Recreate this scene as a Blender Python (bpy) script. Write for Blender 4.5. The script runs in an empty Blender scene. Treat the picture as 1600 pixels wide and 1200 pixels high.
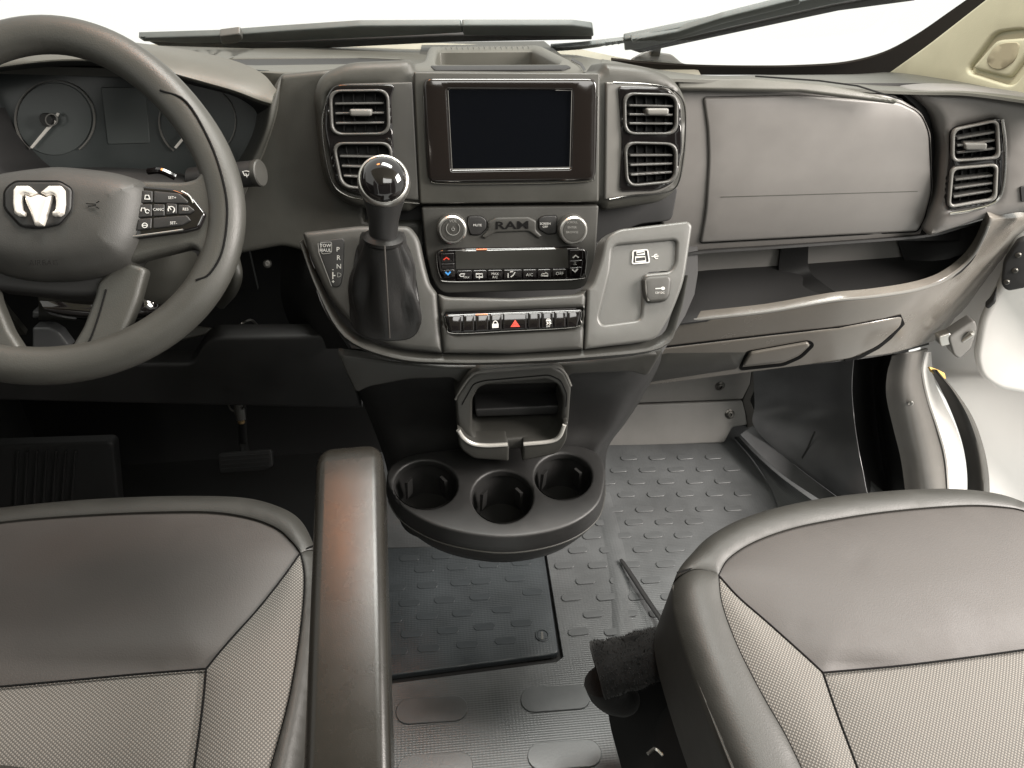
import bpy, bmesh, math, random
import numpy as np
from mathutils import Vector, Matrix
from mathutils.geometry import delaunay_2d_cdt
random.seed(7)
SC = bpy.context.scene
COL = SC.collection
# ------------------------------------------------------------------ camera
FPX = 1150.0                                   # focal length in pixels of the 1600 px wide photograph
PITCH, YAW, ROLL = math.radians(40), math.radians(7), math.radians(2)
C = Vector((-0.12, 0.0, 1.30))
_h = Vector((math.sin(YAW), math.cos(YAW), 0))
FW = _h * math.cos(PITCH) - Vector((0, 0, 1)) * math.sin(PITCH)
_r0 = Vector((math.cos(YAW), -math.sin(YAW), 0))
_u0 = _r0.cross(FW)
RT = _r0 * math.cos(ROLL) + _u0 * math.sin(ROLL)
UP = _u0 * math.cos(ROLL) - _r0 * math.sin(ROLL)
cd = bpy.data.cameras.new('camera'); cam = bpy.data.objects.new('camera', cd); COL.objects.link(cam)
cd.sensor_width = 36; cd.lens = FPX / 1600 * 36; cd.clip_start = .02; cd.clip_end = 100
cam.matrix_world = Matrix(((RT.x, UP.x, -FW.x, C.x), (RT.y, UP.y, -FW.y, C.y), (RT.z, UP.z, -FW.z, C.z), (0, 0, 0, 1)))
SC.camera = cam
# ------------------------------------------------------------------ white studio surroundings and lamps
w = bpy.data.worlds.new('World'); SC.world = w; w.use_nodes = True
bg = w.node_tree.nodes['Background']; bg.inputs[0].default_value = (1, 1, .94, 1); bg.inputs[1].default_value = 1.12
def area(name, loc, target, sx, sy, power, color):
    l = bpy.data.lights.new(name, 'AREA'); l.shape = 'RECTANGLE'; l.size = sx; l.size_y = sy; l.energy = power; l.color = color
    o = bpy.data.objects.new(name, l); COL.objects.link(o); o.location = loc
    o.rotation_euler = (Vector(target) - Vector(loc)).to_track_quat('-Z', 'Y').to_euler()
    return o
area('studio_lamp_door', (1.7, .30, 1.75), (.4, .8, .6), .9, .9, 120, (1, .93, .87))
area('studio_lamp_overhead', (.35, 1.2, 3.0), (.25, .8, .3), 1.2, .6, 95, (1, .99, .93))
area('studio_lamp_warm', (-.50, 1.15, 2.35), (-.28, .6, .7), .22, .22, 5, (1, .32, .08))
area('cab_fill_lamp', (.25, -.25, 1.80), (.3, .9, .7), .8, .5, 9, (1, .98, .94))  # unseen soft lamp added under the roof to fill the dash from behind
SC.view_settings.view_transform = 'Standard'; SC.view_settings.look = 'None'
SC.view_settings.exposure = 0; SC.view_settings.gamma = 1
SC.cycles.max_bounces = 8; SC.cycles.transparent_max_bounces = 8
SC.cycles.caustics_reflective = False; SC.cycles.caustics_refractive = False

# ------------------------------------------------------------------ toolbox
def ray(px, py): return FW + RT * ((px - 800) / FPX) + UP * ((600 - py) / FPX)
def P(px, py, d=None, x=None, y=None, z=None):
    r = ray(px, py)
    if d is not None: return C + r * d
    if x is not None: return C + r * ((x - C.x) / r.x)
    if y is not None: return C + r * ((y - C.y) / r.y)
    return C + r * ((z - C.z) / r.z)
class Surf:
    """a flat or bent face of the place: a plane, plus an optional bend along its normal"""
    def __init__(s, p, n, bend=None): s.p = Vector(p); s.n = Vector(n).normalized(); s.bend = bend
    def at(s, px, py, off=0.0):
        r = ray(px, py); k = (s.p - C).dot(s.n); rn = r.dot(s.n); q = C + r * (k / rn)
        if s.bend:
            for _ in range(7): q = C + r * ((k + s.bend(q)) / rn)
        return q + s.n * off
Surf.shift = lambda s, off: s if off == 0 else Surf(s.p + s.n * off, s.n, s.bend)
def tilted(p, t, yaw=0, bend=None):
    t = math.radians(t); a = math.radians(yaw)
    return Surf(p, (math.cos(t) * math.sin(a), -math.cos(t) * math.cos(a), math.sin(t)), bend)
def plane3(a, b, c):
    n = (b - a).cross(c - a).normalized()
    if n.dot(C - a) < 0: n = -n
    return Surf(a, n)
def crv(pts, n=6, closed=False):
    """Catmull-Rom through points (2-D or 3-D)"""
    p = [Vector(q) for q in pts]; out = []; m = len(p)
    rng = range(m if closed else m - 1)
    for i in rng:
        if closed: a, b, c_, d = p[i - 1], p[i], p[(i + 1) % m], p[(i + 2) % m]
        else:
            b, c_ = p[i], p[i + 1]; a = p[i - 1] if i else b * 2 - c_; d = p[i + 2] if i + 2 < m else c_ * 2 - b
        for k in range(n):
            t = k / n
            out.append(.5 * ((2 * b) + (c_ - a) * t + (2 * a - 5 * b + 4 * c_ - d) * t * t + (3 * b - a - 3 * c_ + d) * t ** 3))
    if not closed: out.append(p[-1])
    return out
def rp(pts, r=6, seg=5):
    """polygon with rounded corners; a point may carry its own radius"""
    out = []; m = len(pts)
    for i in range(m):
        a, b, c_ = Vector(pts[i - 1][:2]), Vector(pts[i][:2]), Vector(pts[(i + 1) % m][:2])
        rr = pts[i][2] if len(pts[i]) > 2 else r
        u, v = a - b, c_ - b
        if rr <= 0: out.append(b); continue
        k = min(rr, u.length * .48, v.length * .48); u.normalize(); v.normalize()
        s, e = b + u * k, b + v * k
        for j in range(seg + 1):
            t = j / seg; out.append(s * (1 - t) ** 2 + b * 2 * t * (1 - t) + e * t * t)
    return out
def ell(cx, cy, rx, ry, n=32, a0=0): return [Vector((cx + rx * math.cos(2 * math.pi * i / n + a0), cy + ry * math.sin(2 * math.pi * i / n + a0))) for i in range(n)]
def quad(x0, y0, x1, y1): return [(x0, y0), (x1, y0), (x1, y1), (x0, y1)]
def resamp(loop, step):
    out = []; m = len(loop)
    for i in range(m):
        a, b = Vector(loop[i][:2]), Vector(loop[(i + 1) % m][:2]); L = (b - a).length
        if L < 1e-4: continue
        k = max(1, int(math.ceil(L / step)))
        for j in range(k): out.append(a.lerp(b, j / k))
    return out
def inside(xy, loop):
    L = np.array([(p[0], p[1]) for p in loop]); x, y = xy[:, 0], xy[:, 1]; r = np.zeros(len(xy), bool)
    a = L; b = np.roll(L, -1, 0)
    for (x0, y0), (x1, y1) in zip(a, b):
        if y0 == y1: continue
        c_ = ((y0 > y) != (y1 > y)) & (x < (x1 - x0) * (y - y0) / (y1 - y0) + x0); r ^= c_
    return r
def dist(xy, line, closed=False):
    L = np.array([(p[0], p[1]) for p in line], float); a = L if closed else L[:-1]; b = np.roll(L, -1, 0) if closed else L[1:]
    best = np.full(len(xy), 1e9)
    for p, q in zip(a, b):
        e = q - p; t = np.clip(((xy - p) @ e) / max(e @ e, 1e-9), 0, 1)
        best = np.minimum(best, np.hypot(*(xy - (p + t[:, None] * e)).T))
    return best
MATS = {}
def finish(name, bm, m, parent, smooth=True, sharp=42):
    me = bpy.data.meshes.new(name); bm.to_mesh(me); bm.free()
    if parent is not None:
        b = Vector(parent['_base']); me.transform(Matrix.Translation(-b))
    me.materials.append(MATS[m])
    if smooth:
        for p in me.polygons: p.use_smooth = True
        if sharp: me.set_sharp_from_angle(angle=math.radians(sharp))
    o = bpy.data.objects.new(name, me); COL.objects.link(o)
    if parent is not None:
        o.parent = parent; o['_base'] = list(b)
    else: o['_base'] = [0, 0, 0]
    return o
def thing(name, label, cat, base, group=None):
    o = bpy.data.objects.new(name, None); COL.objects.link(o); o.location = base; o.empty_display_size = .05
    o['label'] = label; o['category'] = cat; o['_base'] = list(base)
    if group: o['group'] = group
    return o
def skin(name, m, parent, outline, S, thick=.01, r=.002, holes=(), sp=30, off=0.0, prof=None, sharp=42, back=False, step=None):
    """a moulded piece on a face: rounded edge, side walls going back by `thick`, holes with walls of their own"""
    S = S.shift(off); off = 0.0
    cx = sum(p[0] for p in outline) / len(outline); cy = sum(p[1] for p in outline) / len(outline)
    mpp = (S.at(cx, cy) - C).dot(FW) / FPX
    step = step or max(2.5, min(sp * .5, 12))
    loops = [resamp(outline, step)] + [resamp(h, step) for h in holes]
    pts = []; edges = []
    for lp in loops:
        b = len(pts); k = len(lp); pts += [(p.x, p.y) for p in lp]; edges += [(b + i, b + (i + 1) % k) for i in range(k)]
    rpx = r / mpp
    cand = []; need = []
    for li, lp in enumerate(loops):
        A = sum(lp[i - 1].x * lp[i].y - lp[i].x * lp[i - 1].y for i in range(len(lp)))
        sg = (1 if A > 0 else -1) * (1 if li == 0 else -1)
        for fr in ((.1, .33, .66, 1.0) if rpx > 1.2 else (1.0,)):
            for i in range(len(lp)):
                t = lp[(i + 1) % len(lp)] - lp[i - 1]
                if t.length < 1e-6: continue
                t.normalize(); n = Vector((-t.y, t.x)) * sg
                q = lp[i] + n * (rpx * fr); cand.append((q.x, q.y)); need.append(rpx * fr * .93)
    xs = [p.x for p in loops[0]]; ys = [p.y for p in loops[0]]
    row = 0; yy = min(ys)
    while yy < max(ys):
        xx = min(xs) + (sp * .5 if row % 2 else 0)
        while xx < max(xs): cand.append((xx, yy)); need.append(rpx + sp * .4); xx += sp
        yy += sp * .87; row += 1
    if cand:
        xy = np.array(cand); nd = np.array(need); ok = inside(xy, loops[0])
        for h in loops[1:]: ok &= ~inside(xy, h)
        xy = xy[ok]; nd = nd[ok]
        if len(xy):
            dd = np.full(len(xy), 1e9)
            for lp in loops: dd = np.minimum(dd, dist(xy, lp, True))
            xy = xy[dd >= nd]
            pts += [tuple(q) for q in xy]
    vs, es, fs, _, _, _ = delaunay_2d_cdt([Vector(p) for p in pts], edges, [], 0, 1e-5)
    V2 = np.array([(v.x, v.y) for v in vs])
    dd = np.full(len(V2), 1e9)
    for lp in loops: dd = np.minimum(dd, dist(V2, lp, True))
    dm = dd * mpp
    if prof: h = prof(V2, dm, mpp)
    else: h = np.where(dm < r, -r + np.sqrt(np.maximum(r * r - (r - np.minimum(dm, r)) ** 2, 0)), 0) if r > 0 else np.zeros(len(V2))
    cen = np.array([V2[list(f)].mean(0) for f in fs]); ok = inside(cen, loops[0])
    for hl in loops[1:]: ok &= ~inside(cen, hl)
    bm = bmesh.new(); bv = [bm.verts.new(S.at(V2[i][0], V2[i][1], off + h[i])) for i in range(len(V2))]
    for f, k in zip(fs, ok):
        if k:
            a = [bv[i] for i in f]
            try: fc = bm.faces.new(a)
            except ValueError: continue
    bmesh.ops.delete(bm, geom=[v for v in bm.verts if not v.link_faces], context='VERTS')
    bm.normal_update()
    fl = [f for f in bm.faces]
    if sum(f.normal.dot(S.n) * f.calc_area() for f in fl) < 0: bmesh.ops.reverse_faces(bm, faces=fl)
    be = [e for e in bm.edges if len(e.link_faces) == 1]
    if thick > 0 and be:
        res = bmesh.ops.extrude_edge_only(bm, edges=be)
        nv = [g for g in res['geom'] if isinstance(g, bmesh.types.BMVert)]
        for v in nv: v.co -= S.n * max(thick - r, 1e-4)
        if back:
            ne = [e for e in bm.edges if len(e.link_faces) == 1]
            bmesh.ops.holes_fill(bm, edges=ne, sides=0)
    bmesh.ops.recalc_face_normals(bm, faces=bm.faces) if back else None
    return finish(name, bm, m, parent, sharp=sharp)
def loft(name, m, parent, rings, cap0=False, cap1=False, closed=True, sharp=42):
    bm = bmesh.new(); R = [[bm.verts.new(p) for p in rg] for rg in rings]; n = len(rings[0])
    for a, b in zip(R, R[1:]):
        for i in range(n if closed else n - 1):
            j = (i + 1) % n; bm.faces.new((a[i], a[j], b[j], b[i]))
    if cap0: bm.faces.new(R[0])
    if cap1: bm.faces.new(list(reversed(R[-1])))
    bmesh.ops.recalc_face_normals(bm, faces=bm.faces)
    return finish(name, bm, m, parent, sharp=sharp)
def patch(name, m, parent, rows, nu=6, nv=6, thick=0.0, sharp=60):
    """smooth surface through rows of points, with real thickness"""
    R = [crv(r, nu) for r in rows]; k = len(R[0])
    cols = [crv([r[i] for r in R], nv) for i in range(k)]
    bm = bmesh.new(); G = [[bm.verts.new(p) for p in c_] for c_ in cols]
    for i in range(k - 1):
        for j in range(len(cols[0]) - 1): bm.faces.new((G[i][j], G[i + 1][j], G[i + 1][j + 1], G[i][j + 1]))
    bm.normal_update()
    s = sum(f.normal.dot(C - f.calc_center_median()) for f in bm.faces)
    if s < 0: bmesh.ops.reverse_faces(bm, faces=bm.faces)
    if thick:
        bm.normal_update(); bmesh.ops.solidify(bm, geom=bm.faces[:], thickness=thick)
    return finish(name, bm, m, parent, sharp=sharp)
def frames(path):
    out = []; a = None
    for i in range(len(path)):
        t = (path[min(i + 1, len(path) - 1)] - path[max(i - 1, 0)]).normalized()
        if a is None:
            a = t.cross(Vector((0, 0, 1)))
            if a.length < .2: a = t.cross(Vector((0, 1, 0)))
        a = (a - t * a.dot(t)).normalized(); out.append((t, a, a.cross(t)))
    return out
def tube(name, m, parent, path, rad, n=12, cap=True, flat=1.0):
    fr = frames(path); rings = []
    for i, p in enumerate(path):
        r = rad[i] if isinstance(rad, (list, tuple)) else rad; t, a, b = fr[i]
        rings.append([p + a * (r * math.cos(2 * math.pi * k / n)) + b * (r * flat * math.sin(2 * math.pi * k / n)) for k in range(n)])
    return loft(name, m, parent, rings, cap, cap)
def lathe(name, m, parent, c_, ax, prof, n=32, sharp=35):
    ax = Vector(ax).normalized(); a = ax.cross(Vector((1, 0, 0)) if abs(ax.x) < .8 else Vector((0, 1, 0))).normalized(); b = ax.cross(a)
    rings = [[Vector(c_) + ax * h + (a * math.cos(2 * math.pi * k / n) + b * math.sin(2 * math.pi * k / n)) * max(r, 1e-5) for k in range(n)] for r, h in prof]
    return loft(name, m, parent, rings, True, True, sharp=sharp)
def ribbon(name, m, parent, lines, width, S, off=.0006, th=.0006):
    """flat strokes (width in photo pixels) on a face, one mesh"""
    bm = bmesh.new(); S = S.shift(off); off = 0.0
    for ln in lines:
        p = [Vector(q[:2]) for q in ln]; cl = len(p) > 2 and (p[0] - p[-1]).length < .01
        if cl: p = p[:-1]
        L = []; k = len(p)
        for i in range(k):
            a = p[i - 1] if (i or cl) else p[i]; b = p[(i + 1) % k] if (i < k - 1 or cl) else p[i]
            t = (b - a).normalized(); nn = Vector((-t.y, t.x)) * (width / 2)
            if 0 < i < k - 1 or cl:
                t1 = (p[i] - p[i - 1]).normalized(); cs = max(.45, t1.dot(t)); nn = nn / cs
            L.append((p[i] + nn, p[i] - nn))
        T = [(bm.verts.new(S.at(a.x, a.y, off)), bm.verts.new(S.at(b.x, b.y, off)), bm.verts.new(S.at(a.x, a.y, off - th)), bm.verts.new(S.at(b.x, b.y, off - th))) for a, b in L]
        for i in range(k if cl else k - 1):
            A, B = T[i], T[(i + 1) % k]
            bm.faces.new((A[0], A[1], B[1], B[0])); bm.faces.new((A[0], B[0], B[2], A[2])); bm.faces.new((A[1], A[3], B[3], B[1]))
    bmesh.ops.recalc_face_normals(bm, faces=bm.faces)
    return finish(name, bm, m, parent, smooth=False)
def flats(name, m, parent, polys, S, off=.0006, th=.0006):
    bm = bmesh.new(); S = S.shift(off); off = 0.0
    for pl in polys:
        t = [bm.verts.new(S.at(p[0], p[1], off)) for p in pl]; b = [bm.verts.new(S.at(p[0], p[1], off - th)) for p in pl]
        bm.faces.new(t); k = len(pl)
        for i in range(k): bm.faces.new((t[i], t[(i + 1) % k], b[(i + 1) % k], b[i]))
    bmesh.ops.recalc_face_normals(bm, faces=bm.faces)
    return finish(name, bm, m, parent, smooth=False)
def text(s, m, parent, cx, cy, size, S, off=.0007, slope=0.0, wide=1.0, name='lettering', th=.0):
    S = S.shift(off); off = 0.0
    cu = bpy.data.curves.new('t', 'FONT'); cu.body = s; cu.align_x = 'CENTER'; cu.align_y = 'CENTER'; cu.resolution_u = 2
    if th: cu.offset = th
    o = bpy.data.objects.new('t', cu); COL.objects.link(o); dg = bpy.context.evaluated_depsgraph_get(); dg.update()
    me = bpy.data.meshes.new_from_object(o.evaluated_get(dg)); bpy.data.objects.remove(o)
    bm = bmesh.new(); bm.from_mesh(me); bpy.data.meshes.remove(me)
    for v in bm.verts:
        x, y = v.co.x * size * wide, v.co.y * size; v.co = S.at(cx + x + slope * 0, cy - y + slope * x, off)
    bm.normal_update()
    if bm.faces and sum(f.normal.dot(S.n) for f in bm.faces) < 0: bmesh.ops.reverse_faces(bm, faces=bm.faces)
    return finish(name, bm, m, parent, smooth=False)
def mirror(o, xc, parent):
    me = o.data.copy(); b = Vector(o['_base']); me.transform(Matrix.Translation(b)); me.transform(Matrix.Translation((xc, 0, 0)) @ Matrix.Scale(-1, 4, (1, 0, 0)) @ Matrix.Translation((-xc, 0, 0)))
    me.flip_normals(); me.transform(Matrix.Translation(-Vector(parent['_base'])))
    n = bpy.data.objects.new(o.name.split('.')[0], me); COL.objects.link(n); n.parent = parent; n['_base'] = list(parent['_base']); return n
def tag(o, label, cat=None, kind=None, group=None):
    o['label'] = label
    if cat: o['category'] = cat
    if kind: o['kind'] = kind
    if group: o['group'] = group
    return o

# ------------------------------------------------------------------ materials
def mat(name, col, rough=.5, metal=0.0, spec=.5, grain=None, var=None, coat=0.0, sheen=0.0, rvar=0.0):
    m = bpy.data.materials.new(name); m.use_nodes = True; nt = m.node_tree; b = nt.nodes['Principled BSDF']
    b.inputs['Base Color'].default_value = (*col, 1); b.inputs['Roughness'].default_value = rough; b.inputs['Metallic'].default_value = metal
    b.inputs['Specular IOR Level'].default_value = spec; b.inputs['Coat Weight'].default_value = coat; b.inputs['Coat Roughness'].default_value = .08
    if sheen: b.inputs['Sheen Weight'].default_value = sheen
    tc = nt.nodes.new('ShaderNodeTexCoord'); N = lambda t: nt.nodes.new(t)
    if grain:
        n = N('ShaderNodeTexNoise'); n.inputs['Scale'].default_value = grain[0]; n.inputs['Detail'].default_value = 3
        nt.links.new(tc.outputs['Object'], n.inputs['Vector'])
        bp = N('ShaderNodeBump'); bp.inputs['Strength'].default_value = grain[1]; bp.inputs['Distance'].default_value = .0004
        nt.links.new(n.outputs['Fac'], bp.inputs['Height']); nt.links.new(bp.outputs[0], b.inputs['Normal'])
    if var or rvar:
        n2 = N('ShaderNodeTexNoise'); n2.inputs['Scale'].default_value = 14; n2.inputs['Detail'].default_value = 6; n2.inputs['Roughness'].default_value = .62
        nt.links.new(tc.outputs['Object'], n2.inputs['Vector'])
        if var:
            cr = N('ShaderNodeValToRGB'); cr.color_ramp.elements[0].position = .3; cr.color_ramp.elements[1].position = .72
            cr.color_ramp.elements[0].color = (*[c_ * (1 - var) for c_ in col], 1); cr.color_ramp.elements[1].color = (*[min(1, c_ * (1 + var)) for c_ in col], 1)
            nt.links.new(n2.outputs['Fac'], cr.inputs[0]); nt.links.new(cr.outputs[0], b.inputs['Base Color'])
        if rvar:
            mr = N('ShaderNodeMapRange'); mr.inputs[1].default_value = .3; mr.inputs[2].default_value = .7
            mr.inputs[3].default_value = max(.02, rough - rvar); mr.inputs[4].default_value = rough + rvar
            nt.links.new(n2.outputs['Fac'], mr.inputs[0]); nt.links.new(mr.outputs[0], b.inputs['Roughness'])
    MATS[name] = m; return m
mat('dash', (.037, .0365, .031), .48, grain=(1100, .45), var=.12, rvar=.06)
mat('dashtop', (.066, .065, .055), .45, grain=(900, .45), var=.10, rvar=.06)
mat('lid', (.130, .124, .117), .40, grain=(1100, .3), var=.06, rvar=.05)
mat('dark', (.0135, .0133, .013), .5, grain=(1000, .35), var=.18, rvar=.07)
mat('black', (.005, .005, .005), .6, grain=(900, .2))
mat('fascia', (.033, .0325, .029), .48, grain=(1200, .45), var=.14, rvar=.07)
mat('fascia_lit', (.080, .080, .075), .36, grain=(1200, .4), var=.08, rvar=.06)  # fascia plastic made lighter, the light on the USB side is in its colour
mat('brown', (.122, .112, .098), .22, grain=(500, .08), var=.05, rvar=.08)
mat('piano', (.006, .005, .005), .06, coat=.6)
mat('darkchrome', (.15, .147, .14), .22, 1.0)
mat('pianobrown', (.0085, .0065, .0055), .12, coat=.4)
mat('screen', (.0022, .0026, .0036), .08, spec=.3)
mat('lcd', (.030, .030, .027), .14)
mat('chrome', (.75, .74, .71), .14, 1.0)
mat('silver', (.55, .54, .51), .32, 1.0, grain=(700, .1))
mat('satin', (.50, .49, .46), .33, .35)
mat('trimgrey', (.13, .127, .118), .35, grain=(900, .2))
mat('ventgrey', (.058, .057, .053), .36, grain=(900, .2))
mat('slat', (.085, .084, .08), .33)
mat('white_ink', (.50, .50, .48), .5)
mat('grey_ink', (.20, .20, .19), .5)
mat('red_ink', (.55, .05, .03), .4)
mat('blue_ink', (.06, .28, .65), .4)
mat('amber_glint', (.8, .22, .08), .3)  # colour of the painted reflections on the gloss panels
mat('letter_dark', (.006, .006, .006), .9, spec=.1)
mat('cluster', (.040, .046, .046), .2, var=.1)
mat('clusterdisplay', (.060, .068, .067), .25)
mat('needle', (.62, .60, .56), .4)
mat('wheel_leather', (.036, .0355, .031), .45, grain=(750, .6), var=.12, rvar=.06)
mat('wheel_leather_dark', (.050, .048, .043), .5, grain=(750, .5), var=.10)
mat('airbag', (.031, .0305, .028), .48, grain=(1000, .5), var=.10, rvar=.05)
mat('emblem', (.80, .76, .70), .25, .45)
mat('boot', (.0085, .0083, .008), .46, grain=(420, .6), var=.15, rvar=.06)
mat('thread', (.055, .05, .045), .7)
mat('leather', (.044, .0395, .0365), .60, grain=(520, .6), var=.08, rvar=.05)
mat('leather_dark', (.027, .0265, .0235), .52, grain=(520, .6), var=.08, rvar=.06)
mat('armrest', (.0135, .0125, .0105), .27, grain=(900, .2), var=.10, rvar=.04, spec=.35)
mat('felt', (.011, .011, .011), .95, grain=(260, 1.0), var=.7, spec=.1, sheen=.12)
mat('metal_plate', (.19, .185, .175), .46, grain=(900, .3), var=.08, rvar=.05)
mat('kick', (.105, .107, .110), .36, grain=(600, .35), var=.14, rvar=.07)
mat('kick_light', (.135, .128, .118), .36, grain=(700, .25), var=.08)
mat('white_paint', (.80, .785, .76), .35, var=.02)
mat('door_white', (.82, .80, .78), .45, grain=(300, .1))
mat('seal', (.045, .043, .038), .45, var=.2)
mat('beige', (.43, .41, .295), .62, grain=(500, .5), var=.05)
mat('beige_dark', (.30, .265, .18), .7, grain=(600, .5))
mat('wiper', (.11, .125, .122), .5, var=.15)
mat('rubber', (.012, .012, .012), .6)
mat('cowl', (.30, .29, .235), .55, var=.1)
mat('frit', (.014, .012, .010), .9, spec=.1)
mat('bolt', (.13, .125, .115), .35, 1.0)
mat('brass', (.35, .24, .12), .4, .8)
mat('yellow', (.55, .36, .10), .5)
mat('sticker', (.85, .85, .83), .5)
mat('cushion_foam', (.05, .048, .042), .8)
def weave(name, c1, c2, pitch):
    m = bpy.data.materials.new(name); m.use_nodes = True; nt = m.node_tree; b = nt.nodes['Principled BSDF']; N = nt.nodes.new
    tc = N('ShaderNodeTexCoord'); mp = N('ShaderNodeMapping'); mp.inputs['Rotation'].default_value = (0, 0, math.radians(38)); nt.links.new(tc.outputs['Object'], mp.inputs[0])
    ws = []
    for ax in ('X', 'Y'):
        wv = N('ShaderNodeTexWave'); wv.bands_direction = ax; wv.inputs['Scale'].default_value = math.pi / 10 / pitch; wv.inputs['Distortion'].default_value = .25; wv.inputs['Detail Scale'].default_value = 2
        nt.links.new(mp.outputs[0], wv.inputs[0]); ws.append(wv)
    mu = N('ShaderNodeMath'); mu.operation = 'MULTIPLY'; nt.links.new(ws[0].outputs['Fac'], mu.inputs[0]); nt.links.new(ws[1].outputs['Fac'], mu.inputs[1])
    cr = N('ShaderNodeValToRGB'); cr.color_ramp.elements[0].color = (*c1, 1); cr.color_ramp.elements[1].color = (*c2, 1); cr.color_ramp.elements[0].position = .05; cr.color_ramp.elements[1].position = .5
    nt.links.new(mu.outputs[0], cr.inputs[0]); nt.links.new(cr.outputs[0], b.inputs['Base Color'])
    bp = N('ShaderNodeBump'); bp.inputs['Strength'].default_value = .6; bp.inputs['Distance'].default_value = .0008; nt.links.new(mu.outputs[0], bp.inputs['Height']); nt.links.new(bp.outputs[0], b.inputs['Normal'])
    b.inputs['Roughness'].default_value = .8; b.inputs['Sheen Weight'].default_value = .15
    MATS[name] = m
weave('fabric', (.060, .056, .051), (.180, .168, .150), .0031)
def floor_mat(name, col, pitch):
    m = bpy.data.materials.new(name); m.use_nodes = True; nt = m.node_tree; b = nt.nodes['Principled BSDF']; N = nt.nodes.new
    tc = N('ShaderNodeTexCoord'); wv = N('ShaderNodeTexWave'); wv.bands_direction = 'Y'; wv.inputs['Scale'].default_value = math.pi / 10 / pitch; wv.inputs['Distortion'].default_value = .0
    wx = N('ShaderNodeTexWave'); wx.bands_direction = 'X'; wx.inputs['Scale'].default_value = math.pi / 10 / (pitch * 1.5)
    nt.links.new(tc.outputs['Object'], wv.inputs[0]); nt.links.new(tc.outputs['Object'], wx.inputs[0])
    mu = N('ShaderNodeMath'); mu.operation = 'MULTIPLY_ADD'; mu.inputs[1].default_value = .45; nt.links.new(wx.outputs['Fac'], mu.inputs[0]); nt.links.new(wv.outputs['Fac'], mu.inputs[2])
    n2 = N('ShaderNodeTexNoise'); n2.inputs['Scale'].default_value = 9; n2.inputs['Detail'].default_value = 7; nt.links.new(tc.outputs['Object'], n2.inputs[0])
    cr = N('ShaderNodeValToRGB'); cr.color_ramp.elements[0].color = (*[c_ * .8 for c_ in col], 1); cr.color_ramp.elements[1].color = (*[c_ * 1.25 for c_ in col], 1); cr.color_ramp.elements[0].position = .35; cr.color_ramp.elements[1].position = .7
    nt.links.new(n2.outputs['Fac'], cr.inputs[0]); nt.links.new(cr.outputs[0], b.inputs['Base Color'])
    mr = N('ShaderNodeMapRange'); mr.inputs[3].default_value = .30; mr.inputs[4].default_value = .5; nt.links.new(n2.outputs['Fac'], mr.inputs[0]); nt.links.new(mr.outputs[0], b.inputs['Roughness'])
    bp = N('ShaderNodeBump'); bp.inputs['Strength'].default_value = .35; bp.inputs['Distance'].default_value = .0006; nt.links.new(mu.outputs[0], bp.inputs['Height']); nt.links.new(bp.outputs[0], b.inputs['Normal'])
    MATS[name] = m
floor_mat('mat_rubber', (.088, .092, .094), .0042)
floor_mat('hatch_rubber', (.036, .042, .046), .0042)
mat('pad_rubber', (.088, .092, .094), .36, grain=(250, .3), var=.15, rvar=.08)
mat('hatch_pad', (.036, .042, .046), .36, grain=(250, .4), var=.15, rvar=.06)
gm = bpy.data.materials.new('glass'); gm.use_nodes = True; nt = gm.node_tree; nt.nodes.clear()
o_ = nt.nodes.new('ShaderNodeOutputMaterial'); mx = nt.nodes.new('ShaderNodeMixShader'); tr = nt.nodes.new('ShaderNodeBsdfTransparent'); gl = nt.nodes.new('ShaderNodeBsdfGlossy'); fz = nt.nodes.new('ShaderNodeFresnel')
fz.inputs[0].default_value = 1.3; gl.inputs['Roughness'].default_value = 0.0; tr.inputs[0].default_value = (.985, .99, .985, 1)
nt.links.new(fz.outputs[0], mx.inputs[0]); nt.links.new(tr.outputs[0], mx.inputs[1]); nt.links.new(gl.outputs[0], mx.inputs[2]); nt.links.new(mx.outputs[0], o_.inputs[0]); MATS['glass'] = gm
# ------------------------------------------------------------------ floor and footwells (the setting)
FL = Surf((0, 0, 0), (0, 0, 1))
fl = skin('floor', 'mat_rubber', None, [(-500, 1500), (-700, 640), (1290, 640), (1300, 700), (1420, 800), (1500, 1000), (1700, 1500)], FL, .02, .001, sp=120,
          holes=[resamp([(380, 860), (851, 850), (880, 1026), (870, 1034), (380, 1098)], 30)])
tag(fl, 'grey ribbed rubber floor covering with raised oblong pads', kind='structure')
def pill_mesh(L, W, H, m, name):
    bm = bmesh.new(); n = 8; rings = []
    for k, (ins, z) in enumerate(((0, -.001), (0, H * .8), (H * .25, H), )):
        r = W / 2 - ins; hl = L / 2 - W / 2; pts = []
        for i in range(n + 1): a = -math.pi / 2 + math.pi * i / n; pts.append((hl + r * math.cos(a), r * math.sin(a), z))
        for i in range(n + 1): a = math.pi / 2 + math.pi * i / n; pts.append((-hl + r * math.cos(a), r * math.sin(a), z))
        rings.append([bm.verts.new(p) for p in pts])
    for a, b in zip(rings, rings[1:]):
        for i in range(len(a)): bm.faces.new((a[i], a[(i + 1) % len(a)], b[(i + 1) % len(a)], b[i]))
    bm.faces.new(rings[-1]); me = bpy.data.meshes.new(name); bm.to_mesh(me); bm.free()
    for p in me.polygons: p.use_smooth = True
    me.set_sharp_from_angle(angle=math.radians(22)); me.materials.append(MATS[m]); return me
def place_pad(me, parent, px, py, z=0.0, rot=0.0):
    o = bpy.data.objects.new('raised_pad', me); COL.objects.link(o); o.parent = parent; p = P(px, py, z=z)
    o.location = p - Vector(parent['_base']); o.rotation_euler = (0, 0, rot); o['_base'] = [0, 0, 0]; return o
small = pill_mesh(.042, .0155, .0028, 'pad_rubber', 'raised_pad')
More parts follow.
